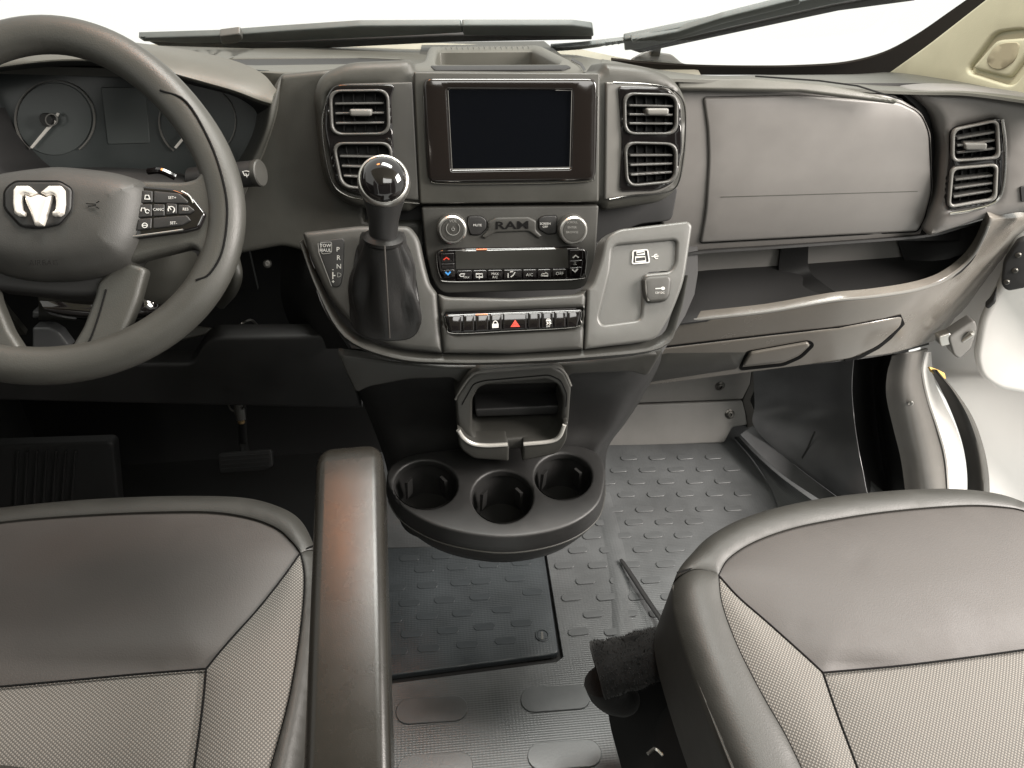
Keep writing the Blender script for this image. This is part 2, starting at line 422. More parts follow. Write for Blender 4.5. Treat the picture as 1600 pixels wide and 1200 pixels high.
rows = [(716, [983, 1027, 1071, 1115]), (735, [967, 1012, 1057, 1101, 1144]), (754, [949, 995, 1041, 1086, 1130]), (774, [934, 979, 1025, 1071, 1117, 1161]),
        (797, [960, 1007, 1054, 1101, 1146]), (817, [944, 991, 1038, 1085]), (838, [925, 972, 1021, 1068]), (860, [903, 952, 1004, 1055]),
        (884, [882, 934, 985, 1040]), (908, [915, 968, 1017]), (934, [893, 948, 997, 1048]), (960, [927, 980, 1030]), (988, [904, 960, 1008])]
for y_, xs_ in rows:
    for i, x_ in enumerate(xs_): place_pad(small, fl, x_, y_ + (xs_[0] - x_) * .012, rot=math.radians(2))
big = pill_mesh(.128, .046, .0036, 'pad_rubber', 'raised_pad')
for x_, y_ in ((675, 1110), (868, 1092), (680, 1200), (882, 1180)): place_pad(big, fl, x_, y_, rot=math.radians(-1))
# raised welt that runs along the passenger side of the tunnel
wl = [P(940, 770, z=.0), P(948, 800, z=.0), P(960, 850, z=.0), P(968, 900, z=0), P(972, 950, z=0), P(976, 1010, z=0), P(990, 1080, z=0)]
loft('floor_welt', 'mat_rubber', fl, [[p + Vector((-.024, 0, -.001)), p + Vector((-.012, 0, .0035)), p + Vector((.006, 0, .0045)), p + Vector((.022, 0, -.001))] for p in crv(wl, 5)], closed=False, sharp=70)
# sloping fold at the outer edge of the passenger floor
patch('floor_fold', 'mat_rubber', fl, [[P(1147, 684, z=.003), P(1178, 720, z=.003), P(1204, 762, z=.003), P(1218, 800, z=.003)],
      [P(1151, 682, z=.02), P(1184, 717, z=.02), P(1217, 757, z=.02), P(1245, 800, z=.02)], [P(1154, 682, z=.05), P(1186, 716, z=.05), P(1228, 752, z=.05), P(1284, 792, z=.05)]], thick=.001)
# floor hatch with its lock
ht = thing('floor_hatch', 'dark rubber-covered floor hatch with round screw lock under the console', 'hatch', P(750, 950, z=0))
HS = Surf((0, 0, .004), (0, 0, 1))
skin('lid', 'hatch_rubber', ht, rp([(390, 860, 0), (848, 850, 3), (873, 1018, 10), (866, 1022, 4), (390, 1084, 0)], 4), HS, .014, .0035, sp=40)
skin('well', 'black', ht, [(370, 845), (860, 840), (892, 1040), (370, 1110)], Surf((0, 0, -.016), (0, 0, 1)), .003, 0, sp=200)
hp = pill_mesh(.042, .0145, .0012, 'hatch_pad', 'raised_pad')
r = 0
for y_, xs_, sl in ((868, [640, 690, 740, 790, 838], -.07), (887, [663, 714, 764, 815], -.07), (912, [617, 668, 720, 752, 805], -.08), (937, [640, 695, 750, 832], -.09), (960, [612, 667, 723, 785, ], -.09), (985, [643, 700, 757, 815], -.1), (1010, [620, 670, 730, 790], -.1)):
    for x_ in xs_: place_pad(hp, ht, x_, y_ + sl * (x_ - 700), z=.004, rot=math.radians(-1))
LK = Surf((0, 0, .004), (0, 0, 1))
lk = lathe('lock', 'hatch_rubber', ht, P(847, 993, z=.004), (0, 0, 1), [(.0135, -.002), (.0135, .0015), (.0125, .0024), (.0112, .0024), (.0106, .0004), (.0098, .0004), (.0094, .0016), (0, .0018)], 28)
flats('slot', 'trimgrey', lk, [[(845.5, 987), (848.5, 987), (849, 999), (846, 999)]], LK, .0026, .001)
dm = skin('floor_mat', 'black', None, resamp([(-900, 700), (585, 690), (596, 860), (560, 1000), (540, 1500), (-900, 1500)], 80), Surf((0, 0, .006), (0, 0, 1)), .006, .002, sp=150)  # black sheet stands in for the shade of the left footwell
tag(dm, 'black sheet standing in for the shade on the left footwell floor', 'shade sheet')
# toe board plate
TB = tilted(P(1050, 690, z=0), 32)
tp = thing('toe_board_plate', 'grey folded toe board plate with two bolts ahead of passenger floor', 'plate', P(1050, 690, z=0))
TB2 = tilted(P(1050, 628, y=1.33), 8)
TB1 = plane3(P(950, 692, z=.005), P(1140, 690, z=.005), TB2.at(1050, 628))
skin('lower_plate', 'metal_plate', tp, rp([(930, 700, 0), (1132, 692, 3), (1145, 668, 3), (1168, 664, 3), (1164, 640, 3), (1160, 626, 2), (930, 634, 0)], 3), TB1, .02, .005, sp=30)
skin('upper_plate', 'metal_plate', tp, rp([(930, 632, 0), (1160, 624, 2), (1172, 600, 3), (1176, 560, 3), (930, 560, 0)], 3), TB2, .02, .002, sp=30)
skin('edge_flange', 'seal', tp, rp([(1160, 626), (1172, 598), (1176, 560), (1186, 560), (1184, 600), (1172, 626), (1182, 650), (1180, 672), (1168, 672), (1166, 650)], 3), TB2, .03, .002, sp=12, off=-.004)
for (x_, y_, s_) in ((1125, 603, TB2), (1140, 647, TB1)):
    b_ = lathe('bolt', 'bolt', tp, s_.at(x_, y_), s_.n, [(.0125, 0), (.0125, .0015), (.0085, .003), (.0075, .006), (.0045, .0065), (.004, .002), (0, .002)], 24)
# driver's toe board, dark, behind the pedals
patch('driver_toe_board', 'black', fl, [[P(-300, 905, z=0), P(300, 880, z=0), P(700, 860, z=0)], [P(-300, 760, y=1.28), P(300, 745, y=1.28), P(640, 730, y=1.28)], [P(-300, 480, y=1.36), P(300, 470, y=1.36), P(700, 470, y=1.36)]], thick=.01)
# kick panel at the passenger's feet, beside the toe board
kk = thing('kick_panel', 'dark grey moulded plastic kick panel at the right of passenger footwell', 'trim panel', P(1270, 775, z=0))
patch('footwell_backing', 'black', kk, [[P(900, 500, y=1.40), P(1150, 500, y=1.40), P(1420, 470, y=1.36)], [P(900, 700, y=1.40), P(1150, 700, y=1.40), P(1420, 700, y=1.30)]], thick=.004)
a0, b0, c0 = P(1180, 700, z=.06), P(1330, 800, z=.05), P(1330, 560, y=1.30)
K0 = plane3(P(1175, 668, y=1.285), P(1275, 775, z=.055), P(1335, 560, y=1.16))
patch('panel', 'kick', kk, [[P(1176, 540, y=1.27), P(1178, 600, y=1.27), P(1179, 635, y=1.265), P(1177, 664, z=.09), P(1206, 697, z=.072), P(1262, 742, z=.07), P(1330, 792, z=.07)],
      [P(1230, 540, y=1.25), P(1235, 600, y=1.25), P(1240, 640, y=1.225), P(1243, 680, z=.12), P(1258, 712, z=.105), P(1300, 760, z=.10), P(1348, 800, z=.10)],
      [P(1290, 540, y=1.18), P(1295, 600, y=1.18), P(1297, 645, y=1.16), P(1302, 690, z=.18), P(1310, 726, z=.165), P(1328, 772, z=.15), P(1365, 805, z=.15)],
      [P(1336, 540, y=1.10), P(1331, 600, y=1.11), P(1334, 650, y=1.09), P(1341, 700, z=.24), P(1348, 735, z=.22), P(1358, 780, z=.20), P(1380, 812, z=.19)]], thick=.0008)
ribbon('mould_line', 'dark', kk, [[(1273, 674), (1262, 700), (1246, 728)]], 2.5, Surf(P(1260, 700, z=.118), K0.n), .004)
patch('panel_border', 'kick', kk, [[P(1157, 679, z=.06), P(1190, 713, z=.06), P(1232, 748, z=.06), P(1290, 786, z=.06)], [P(1176, 665, z=.069), P(1207, 698, z=.069), P(1263, 743, z=.069), P(1332, 793, z=.069)]], thick=.0008)
# dark recess, inner sill trim, seal and white body at the door opening
sl = thing('sill_trim', 'warm grey curved sill trim panel with one screw beside door opening', 'trim panel', P(1440, 700, x=.80))
patch('recess', 'black', sl, [[P(1332, 535, y=1.18), P(1331, 600, y=1.18), P(1336, 660, y=1.17), P(1346, 720, y=1.13), P(1362, 790, y=1.05)],
      [P(1365, 535, y=1.26), P(1365, 600, y=1.26), P(1370, 660, y=1.24), P(1378, 720, y=1.20), P(1390, 790, y=1.12)],
      [P(1396, 535, y=1.14), P(1387, 600, y=1.14), P(1394, 660, y=1.12), P(1408, 720, y=1.08), P(1418, 790, y=1.02)]], thick=.004)
patch('panel', 'kick_light', sl, [[P(1394, 556, y=1.13), P(1386, 585, y=1.13), P(1385, 620, y=1.12), P(1396, 670, y=1.10), P(1408, 720, y=1.07), P(1417, 790, y=1.01)],
      [P(1425, 552, y=1.11), P(1420, 585, y=1.11), P(1421, 620, y=1.10), P(1431, 670, y=1.08), P(1442, 720, y=1.05), P(1449, 790, y=.99)],
      [P(1450, 545, y=1.15), P(1443, 580, y=1.15), P(1450, 620, y=1.14), P(1466, 670, y=1.12), P(1478, 720, y=1.09), P(1484, 790, y=1.03)]], thick=.006)
scp = P(1423, 630, y=1.09)
lathe('screw', 'silver', sl, scp, (C - scp).normalized() * .6 + Vector((-.5, -.3, .2)), [(.0055, -.003), (.0055, .002), (.004, .003), (.003, .0015), (0, .0015)], 18)
db = thing('door_aperture', 'white painted door sill flange with dark rubber seal at right edge', 'door frame', P(1500, 700, y=1.0))
patch('painted_flange', 'white_paint', db, [[P(1447, 550, y=1.14), P(1443, 580, y=1.14), P(1452, 625, y=1.13), P(1467, 670, y=1.11), P(1480, 720, y=1.08), P(1485, 790, y=1.02)],
      [P(1455, 550, y=1.20), P(1459, 590, y=1.20), P(1475, 630, y=1.19), P(1494, 670, y=1.17), P(1508, 720, y=1.14), P(1511, 790, y=1.08)]], thick=.004)
patch('rubber_seal', 'seal', db, [[P(1453, 577, y=1.06), P(1470, 608, y=1.05), P(1489, 650, y=1.03), P(1504, 695, y=1.0), P(1511, 740, y=.97), P(1511, 790, y=.94)],
      [P(1464, 580, y=1.02), P(1490, 612, y=1.01), P(1512, 650, y=.99), P(1528, 695, y=.97), P(1536, 740, y=.94), P(1538, 790, y=.90)],
      [P(1468, 582, y=1.06), P(1496, 615, y=1.05), P(1520, 652, y=1.03), P(1536, 695, y=1.0), P(1545, 740, y=.97), P(1547, 790, y=.94)]], thick=.003)
patch('seal_clip', 'yellow', db, [[P(1452, 573, y=1.05), P(1464, 577, y=1.05), P(1476, 583, y=1.05)], [P(1456, 580, y=1.045), P(1466, 587, y=1.045), P(1478, 592, y=1.045)]], thick=.004)
dr = thing('front_door', 'open white front door edge with hinge at the right of dashboard', 'door', P(1600, 700, y=1.0))
patch('painted_shell', 'door_white', dr, [[P(1436, 440, y=1.30), P(1440, 560, y=1.28), P(1462, 600, y=1.22), P(1510, 680, y=1.18), P(1540, 790, y=1.10), P(1560, 900, y=1.02)],
      [P(1520, 380, y=1.24), P(1515, 560, y=1.20), P(1535, 600, y=1.16), P(1570, 680, y=1.13), P(1600, 790, y=1.08), P(1620, 900, y=1.0)],
      [P(1600, 320, y=1.16), P(1610, 560, y=1.10), P(1625, 600, y=1.05), P(1660, 680, y=1.03), P(1700, 790, y=1.0), P(1720, 900, y=.92)],
      [P(1720, 360, y=1.0), P(1730, 560, y=.98), P(1750, 600, y=.98), P(1790, 680, y=.98), P(1850, 790, y=.98), P(1880, 900, y=.92)]], thick=.004)
DJ = tilted(P(1560, 520, y=1.10), 8, -22)
skin('door_edge', 'white_paint', dr, rp([(1598, 330), (1618, 330), (1620, 620), (1560, 610), (1532, 590), (1524, 560), (1535, 500), (1566, 440)], 14), DJ, .02, .012, sp=30, off=.012)
HG = tilted(P(1500, 535, y=1.10), 10, -10)
hg = skin('hinge', 'metal_plate', dr, rp([(1482, 528), (1505, 512), (1524, 500), (1528, 512), (1518, 545), (1500, 562), (1490, 556)], 6), HG, .03, .005, sp=12, off=.01)
skin('hinge_leaf', 'silver', hg, rp([(1466, 527), (1486, 520), (1490, 538), (1470, 542)], 4), HG, .02, .003, sp=10, off=.006)
lathe('hinge_pin', 'silver', hg, HG.at(1507, 522, .012), Vector((.2, -.4, 1)), [(.006, -.012), (.006, .014), (.003, .017), (0, .017)], 14)
ST = tilted(P(1582, 420, y=1.07), 5, -35)
sk = skin('latch_plate', 'rubber', dr, rp([(1590, 378, 6), (1606, 372), (1606, 450), (1574, 456, 8), (1564, 446, 8), (1568, 412, 6)], 8), ST, .02, .005, sp=14, off=.014)
for x_, y_ in ((1591, 394), (1573, 436), (1586, 418)): lathe('screw', 'bolt', sk, ST.at(x_, y_, .014), ST.n, [(.005, -.001), (.005, .0015), (.003, .003), (0, .003)], 14)
skin('rubber_stop', 'rubber', dr, rp([(1548, 470), (1558, 452), (1556, 474), (1545, 484), (1538, 480)], 4), ST, .02, .004, sp=10, off=.02)

# ------------------------------------------------------------------ windscreen, wipers, pillar
WS = Surf(P(800, 100, y=1.44), (0, -.77, -.64))
ws = thing('windscreen', 'clear windscreen glass with black border above the dashboard', 'windscreen', P(800, 100, y=1.44))
skin('glass_pane', 'glass', ws, [(-300, 110), (-300, -400), (1900, -400), (1560, -20), (1480, 35), (1400, 80), (1330, 104), (1250, 112), (1100, 112), (960, 104), (600, 96)], WS, 0, 0, sp=200, sharp=None)
bl = crv([(955, 93), (1000, 98), (1040, 101), (1100, 104), (1180, 105), (1250, 104), (1320, 99), (1380, 84), (1430, 58), (1480, 24), (1530, -12), (1600, -70)], 5)
br = crv([(955, 104), (1000, 112), (1040, 115), (1100, 117), (1180, 117), (1250, 117), (1330, 117), (1392, 116), (1450, 74), (1500, 36), (1550, -4), (1630, -70)], 5)
skin('black_border', 'frit', ws, [tuple(p) for p in bl] + [tuple(p) for p in reversed(br)], WS, .004, 0, sp=30, off=.003)
PL = plane3(P(1390, 112, y=1.38), P(1600, 152, y=1.06), P(1545, 0, y=1.22))
pt = thing('pillar_trim', 'beige windscreen pillar trim with small speaker grille', 'pillar trim', P(1500, 120, y=1.2))
po = rp([(1380, 118, 0), (1392, 110, 6), (1448, 70, 20), (1545, -6, 0), (1640, -80, 0), (1750, -80, 0), (1750, 200, 0), (1600, 160, 0), (1500, 133, 0)], 5)
spo = rp([(1507, 112), (1582, 136), (1640, 60), (1600, 44), (1553, 50)], 14)
skin('trim', 'beige', pt, po, PL, .012, .005, holes=[spo], sp=30)
sp_ = skin('speaker_surround', 'beige', pt, rp([(1516, 107), (1576, 122), (1610, 76), (1608, 58), (1556, 62)], 9), PL, .012, .006, sp=10, off=-.001)
skin('recess', 'beige', pt, rp([(1500, 116), (1586, 142), (1650, 60), (1600, 36), (1548, 44)], 12), PL, .003, 0, sp=20, off=-.009)
GR = Surf(PL.p, PL.n)
gr_ = skin('speaker_grille', 'beige_dark', pt, rp([(1540, 92), (1553, 72), (1570, 66), (1594, 66), (1586, 94), (1564, 110), (1546, 106)], 9), PL, .006, .001, sp=10, off=.0006)
CW = Surf(P(600, 88, y=1.50), (0, -.12, 1))
cw = thing('cowl_panel', 'pale scuttle panel outside the windscreen under the wipers', 'cowl', P(600, 88, y=1.50))
skin('panel', 'cowl', cw, [(-200, 100), (200, 68), (420, 66), (690, 66), (900, 74), (985, 92), (1050, 96), (1090, 104), (1100, 125), (-200, 160)], Surf(P(600, 95, y=1.47), (0, -.5, 1)), .02, .003, sp=60)
skin('end_block', 'trimgrey', cw, rp([(985, 92), (1010, 78), (1050, 84), (1066, 98), (1100, 104), (1100, 112), (990, 106)], 5), tilted(P(1040, 95, y=1.48), 30), .03, .004, sp=16)
def wiper(label, base, lines, arm, connector, group):
    t = thing('windscreen_wiper', label, 'wiper', P(*base, y=1.46), group)
    WP = Surf(WS.p - WS.n * .03, WS.n)
    for nm, m_, poly, of, th in lines: skin(nm, m_, t, rp(poly, 2), WP, th, .003, sp=20, off=of)
    for nm, m_, poly, of, th in arm + connector: skin(nm, m_, t, rp(poly, 3), WP, th, .003, sp=20, off=of)
wiper('long dark wiper lying flat along the windscreen base behind steering wheel', (560, 62),
      [('blade_spoiler', 'wiper', [(216, 60), (345, 56), (440, 49), (562, 41), (720, 40), (724, 52), (640, 57), (440, 66), (290, 69), (225, 66)], .004, .012),
       ('rubber_blade', 'rubber', [(230, 65), (440, 66), (700, 56), (925, 53), (925, 63), (700, 67), (440, 80), (300, 80), (260, 78)], -.002, .012)],
      [('blade_end', 'wiper', [(722, 40), (895, 40), (926, 44), (928, 58), (724, 56)], .006, .012)],
      [('connector', 'trimgrey', [(343, 57), (375, 53), (380, 62), (372, 68), (346, 70)], .012, .014),
       ('arm', 'wiper', [(860, 76), (905, 73), (985, 64), (988, 68), (905, 79), (862, 82)], .004, .01)], 'windscreen wipers')
wiper('dark wiper raised diagonally across the right of the windscreen', (1000, 70),
      [('blade_spoiler', 'wiper', [(975, 62), (1140, 28), (1290, -6), (1440, -30), (1440, -18), (1300, 8), (1140, 44), (1000, 78), (976, 80)], .004, .012),
       ('rubber_blade', 'rubber', [(985, 79), (1140, 45), (1300, 9), (1432, -14), (1430, 2), (1310, 18), (1150, 52), (1000, 84)], -.002, .012)],
      [('arm', 'wiper', [(985, 64), (1060, 50), (1130, 28), (1250, -2), (1250, 8), (1130, 38), (1060, 60), (990, 70)], .010, .012)],
      [('pivot', 'trimgrey', [(1016, 84), (1024, 74), (1034, 74), (1030, 96), (1018, 98)], -.004, .02)], 'windscreen wipers')

# ------------------------------------------------------------------ plain shell added around the camera to shade the cab: roof, left door, walls
def shell(name, label, cat, m, pts, th):
    bm = bmesh.new(); f = bm.faces.new([bm.verts.new(p) for p in pts]); bm.normal_update(); bmesh.ops.solidify(bm, geom=[f], thickness=th)
    o = finish(name, bm, m, None, smooth=False); tag(o, label, cat); return o
shell('shade_roof_lining', 'pale roof lining added out of view to shade the two seats', 'headliner', 'beige', [(-.95, .72, 1.86), (.95, .72, 1.86), (.95, -1.4, 1.9), (-.95, -1.4, 1.9)], .02)
shell('shade_driver_door', 'dark inner panel of the left front door, added to shade the cab', 'door', 'black', [(-1.10, 1.35, 0), (-1.10, -.3, 0), (-1.10, -.3, 1.25), (-1.10, 1.35, 1.0)], .04)
shell('shade_partition', 'grey partition added out of view behind both seats to cut frontal light', 'partition', 'kick', [(-.95, -1.4, 0), (.95, -1.4, 0), (.95, -1.4, 1.9), (-.95, -1.4, 1.9)], .02)
shell('shade_left_wall', 'grey wall added behind the left front door to shade the cab', 'wall', 'kick', [(-1.10, -.3, 0), (-1.10, -1.4, 0), (-1.10, -1.4, 1.9), (-1.10, -.3, 1.9)], .02)
shell('shade_right_wall', 'grey wall added behind the open right door to cut frontal light', 'wall', 'kick', [(1.05, -.25, 0), (1.05, -.25, 1.9), (1.05, -1.4, 1.9), (1.05, -1.4, 0)], .02)
# ------------------------------------------------------------------ dashboard
def inset(q, k):
    c_ = Vector((sum(p[0] for p in q) / len(q), sum(p[1] for p in q) / len(q)))
    return [((Vector(p[:2]) - c_) * ((Vector(p[:2]) - c_).length - k) / (Vector(p[:2]) - c_).length + c_) for p in q]
UF = tilted(P(795, 190, d=.98), 18)                     # upright face of the centre stack
DB = thing('dashboard', 'dark grey van dashboard with centre stack, vents and glove box', 'dashboard', P(795, 400, d=1.02))
# upper surface towards the windscreen
TOP = plane3(P(700, 122, y=1.02), P(1200, 126, y=1.10), P(800, 88, y=1.40))
topo = crv([(180, 72), (300, 76), (430, 74), (640, 70), (700, 74), (860, 80), (960, 96)], 5)
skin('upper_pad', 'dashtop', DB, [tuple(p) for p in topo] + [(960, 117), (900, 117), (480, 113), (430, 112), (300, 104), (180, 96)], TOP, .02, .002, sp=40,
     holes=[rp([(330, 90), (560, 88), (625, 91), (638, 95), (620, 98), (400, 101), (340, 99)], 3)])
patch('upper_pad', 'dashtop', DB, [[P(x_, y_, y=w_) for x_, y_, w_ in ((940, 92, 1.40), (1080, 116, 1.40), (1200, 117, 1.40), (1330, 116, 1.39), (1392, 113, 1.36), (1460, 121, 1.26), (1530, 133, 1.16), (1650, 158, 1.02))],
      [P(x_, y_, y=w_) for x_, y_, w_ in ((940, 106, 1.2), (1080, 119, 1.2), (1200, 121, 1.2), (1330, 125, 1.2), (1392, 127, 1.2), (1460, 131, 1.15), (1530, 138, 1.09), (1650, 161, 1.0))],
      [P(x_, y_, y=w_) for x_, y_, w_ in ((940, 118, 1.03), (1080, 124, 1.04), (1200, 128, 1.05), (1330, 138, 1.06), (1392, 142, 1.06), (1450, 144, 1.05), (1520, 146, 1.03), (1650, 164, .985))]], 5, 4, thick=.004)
skin('defroster_grille', 'black', DB, [(326, 87), (642, 86), (644, 100), (330, 103)], TOP, .003, 0, sp=60, off=-.003)
# storage tray on top
TR = plane3(P(678, 72, y=1.24), P(838, 71, y=1.24), P(780, 103, y=1.04))
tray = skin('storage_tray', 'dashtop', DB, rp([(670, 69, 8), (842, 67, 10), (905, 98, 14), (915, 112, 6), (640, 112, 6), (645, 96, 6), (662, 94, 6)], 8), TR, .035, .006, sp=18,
     holes=[rp([(684, 76), (832, 75), (876, 97), (680, 98)], 5)])
skin('tray_floor', 'dash', tray, [(660, 66), (850, 64), (900, 104), (650, 106)], TR, .004, 0, sp=60, off=-.032)
skin('tray_slot', 'black', tray, rp([(672, 102), (886, 101), (893, 105), (880, 108), (680, 109)], 3), TR, .004, .0005, sp=30, off=.0012)
ribbon('trim_line', 'dark', tray, [[(893, 92), (908, 100), (914, 110)]], 4, TR, .001)
# instrument hood and binnacle
hd = [P(-220, 110, y=1.03), P(-60, 66, y=1.05), P(60, 60, y=1.05), P(150, 61, y=1.05), P(232, 69, y=1.04), P(310, 81, y=1.03), P(370, 96, y=1.01), P(410, 115, y=.985), P(432, 140, y=.95)]
h2 = [P(-210, 125, y=.98), P(-60, 84, y=.99), P(60, 74, y=.99), P(150, 74, y=.99), P(232, 80, y=.985), P(310, 100, y=.975), P(370, 118, y=.965), P(405, 134, y=.955), P(427, 150, y=.94)]
h3 = [P(-205, 145, y=.94), P(-60, 112, y=.945), P(60, 95, y=.945), P(150, 93, y=.945), P(230, 104, y=.945), P(305, 124, y=.945), P(365, 141, y=.94), P(402, 155, y=.935), P(424, 162, y=.93)]
h4 = [P(-200, 150, y=.955), P(-60, 117, y=.96), P(60, 99, y=.96), P(150, 97, y=.96), P(230, 108, y=.96), P(305, 129, y=.96), P(365, 146, y=.955), P(402, 160, y=.95), P(421, 166, y=.945)]
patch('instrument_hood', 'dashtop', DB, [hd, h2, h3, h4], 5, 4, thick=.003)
CL = tilted(P(200, 190, y=1.03), 20)
patch('hood_underside', 'black', DB, [[p + Vector((0, .004, 0)) for p in h4], [CL.at(x_, y_, .0) for x_, y_ in ((-200, 170), (-60, 125), (60, 108), (150, 106), (230, 116), (305, 134), (365, 150), (395, 168), (402, 180))]], 5, 3, thick=.003)
cl = skin('instrument_cluster', 'cluster', DB, rp([(-230, 100, 0), (60, 80, 0), (420, 110, 0), (404, 200, 20), (370, 262, 20), (330, 285, 10), (-230, 300, 0)], 8), CL, .01, .001, sp=40)
def arc(cx, cy, rx, ry, a0, a1, n=28): return [(cx + rx * math.cos(math.radians(a0 + (a1 - a0) * i / n)), cy - ry * math.sin(math.radians(a0 + (a1 - a0) * i / n))) for i in range(n + 1)]
ribbon('gauge_ring', 'trimgrey', cl, [arc(85, 186, 62, 60, -52, 60) [::-1]], 2.2, CL, .003, .003)
ribbon('gauge_ring', 'trimgrey', cl, [arc(85, 186, 62, 60, 60, 232)], 2.2, CL, .003, .003)
ribbon('gauge_ring', 'trimgrey', cl, [arc(308, 190, 60, 58, -50, 232)], 2.0, CL, .003, .003)
skin('gauge_dial', 'clusterdisplay', cl, ell(85, 186, 59, 57), CL, .002, .0008, sp=30, off=.0012)
skin('cluster_display', 'clusterdisplay', cl, rp([(157, 136), (228, 136), (234, 224), (168, 226)], 3), CL, .003, .001, sp=30, off=.0012)
flats('needle', 'needle', cl, [[(83, 186), (87, 190), (50, 232), (47, 230)], [(86, 180), (90, 182), (92, 177), (89, 176)]], CL, .010, .002)
flats('needle', 'needle', cl, [[(300, 196), (303, 199), (275, 232), (272, 230)]], CL, .010, .002)
lathe('needle_hub', 'dark', cl, CL.at(80, 187, .004), CL.n, [(.0085, 0), (.0085, .010), (.0075, .012), (0, .012)], 24)
ribbon('hub_ring', 'trimgrey', cl, [ell(80, 187, 9, 9) + [ell(80, 187, 9, 9)[0]]], 1.8, CL, .0165, .002)
# flank between binnacle and centre stack
DF = tilted(P(470, 240, d=1.0), 16)
patch('binnacle_flank', 'dash', DB, [[CL.at(403, 165), CL.at(396, 205), CL.at(376, 245), CL.at(352, 272), CL.at(338, 300)],
      [P(420, 164, y=.97), P(411, 205, y=.965), P(393, 245, y=.96), P(374, 275, y=.95), P(362, 305, y=.94)],
      [P(440, 118, y=.985), P(430, 180, y=.965), P(412, 235, y=.955), P(394, 275, y=.945), P(380, 310, y=.935)]], thick=.004)
skin('dash_face', 'dash', DB, rp([(436, 116, 8), (520, 108, 0), (560, 140, 0), (570, 345, 0), (660, 345, 0), (660, 420, 0), (500, 400, 0), (440, 385, 12), (360, 400, 0), (330, 330, 0), (378, 300, 8), (394, 262, 8), (422, 185, 8)], 6), DF, .03, .008, sp=30)
# ---- centre pod with the vents and the screen
pod_o = rp([(487, 150, 20), (497, 118, 20), (540, 97, 26), (642, 93, 6), (650, 110, 4), (936, 112, 4), (946, 97, 6), (1010, 102, 26), (1058, 122, 26), (1078, 158, 26), (1077, 240, 20), (1068, 290, 26), (1040, 318, 26), (945, 332, 6), (938, 322, 4), (652, 324, 4), (640, 334, 6), (548, 326, 26), (512, 300, 26), (500, 262, 20)], 12)
VQ = [[(518, 144), (603, 143), (605, 207), (521, 208)], [(523, 226), (608, 226), (609, 296), (536, 290)], [(979, 148), (1056, 150), (1055, 207), (980, 207)], [(980, 225), (1055, 227), (1054, 282), (983, 289)]]
def big(q, k, r=16): 
    c_ = (sum(p[0] for p in q) / 4, sum(p[1] for p in q) / 4); return rp([(c_[0] + (p[0] - c_[0]) * k, c_[1] + (p[1] - c_[1]) * k) for p in q], r)
vh = [big(q, 1.04) for q in VQ]
pod = skin('centre_pod', 'dash', DB, pod_o, UF, .09, .016, sp=26, off=0, holes=vh)
patch('dash_core', 'black', DB, [[P(x_, 130, y=1.13) for x_ in (380, 700, 1000, 1300, 1470)], [P(x_, 250, y=1.10) for x_ in (380, 700, 1000, 1300, 1500)], [P(x_, 376, y=1.08) for x_ in (420, 700, 1000, 1300, 1500)]], 4, 3, thick=.004)
patch('stack_core', 'black', DB, [[P(x_, 360, y=1.06) for x_ in (480, 700, 900, 1090)], [P(x_, 460, y=1.0) for x_ in (480, 700, 900, 1085)], [P(x_, 560, y=.93) for x_ in (530, 700, 900, 1030)]], 4, 3, thick=.004)
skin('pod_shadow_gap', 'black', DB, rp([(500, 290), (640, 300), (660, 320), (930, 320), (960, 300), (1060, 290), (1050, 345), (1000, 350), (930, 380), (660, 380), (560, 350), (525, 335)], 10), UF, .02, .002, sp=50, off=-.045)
# inner plates either side of the screen
skin('vent_plate', 'fascia', DB, rp([(528, 131, 14), (645, 128, 3), (655, 314, 3), (560, 306, 18), (524, 290, 20), (506, 200, 10), (508, 150, 16)], 5), UF, .01, .003, sp=26, off=.006, holes=vh[:2])
skin('vent_plate', 'trimgrey', DB, rp([(947, 128, 3), (1040, 132, 18), (1066, 158, 16), (1068, 230, 10), (1058, 285, 16), (1030, 302, 12), (945, 312, 3)], 5), UF, .01, .003, sp=26, off=.006, holes=vh[2:])
skin('gloss_surround', 'piano', DB, rp([(522, 132, 12), (618, 132, 8), (611, 150, 8), (618, 296, 8), (560, 303, 16), (526, 290, 18), (507, 205, 10), (509, 152, 14)], 6), UF, .006, .002, sp=26, off=.0095, holes=vh[:2])
skin('gloss_surround', 'piano', DB, rp([(966, 134, 8), (1042, 136, 16), (1064, 160, 14), (1066, 230, 10), (1057, 284, 14), (1030, 298, 12), (968, 300, 10), (972, 220, 8)], 6), UF, .006, .002, sp=26, off=.0095, holes=vh[2:])
def line_tube(name, m, parent, pts, S, off, rad, n=5): return tube(name, m, parent, [S.shift(off).at(p[0], p[1]) for p in crv(pts, n)], rad, 8)
line_tube('chrome_strip', 'darkchrome', DB, [(512, 150), (504, 185), (506, 230), (517, 280), (535, 302), (570, 312), (655, 318)], UF, .008, .0012)
line_tube('chrome_strip', 'darkchrome', DB, [(952, 312), (990, 305), (1035, 302), (1058, 290), (1067, 250), (1071, 200), (1068, 160), (1050, 140), (1015, 132), (958, 129)], UF, .008, .0011)
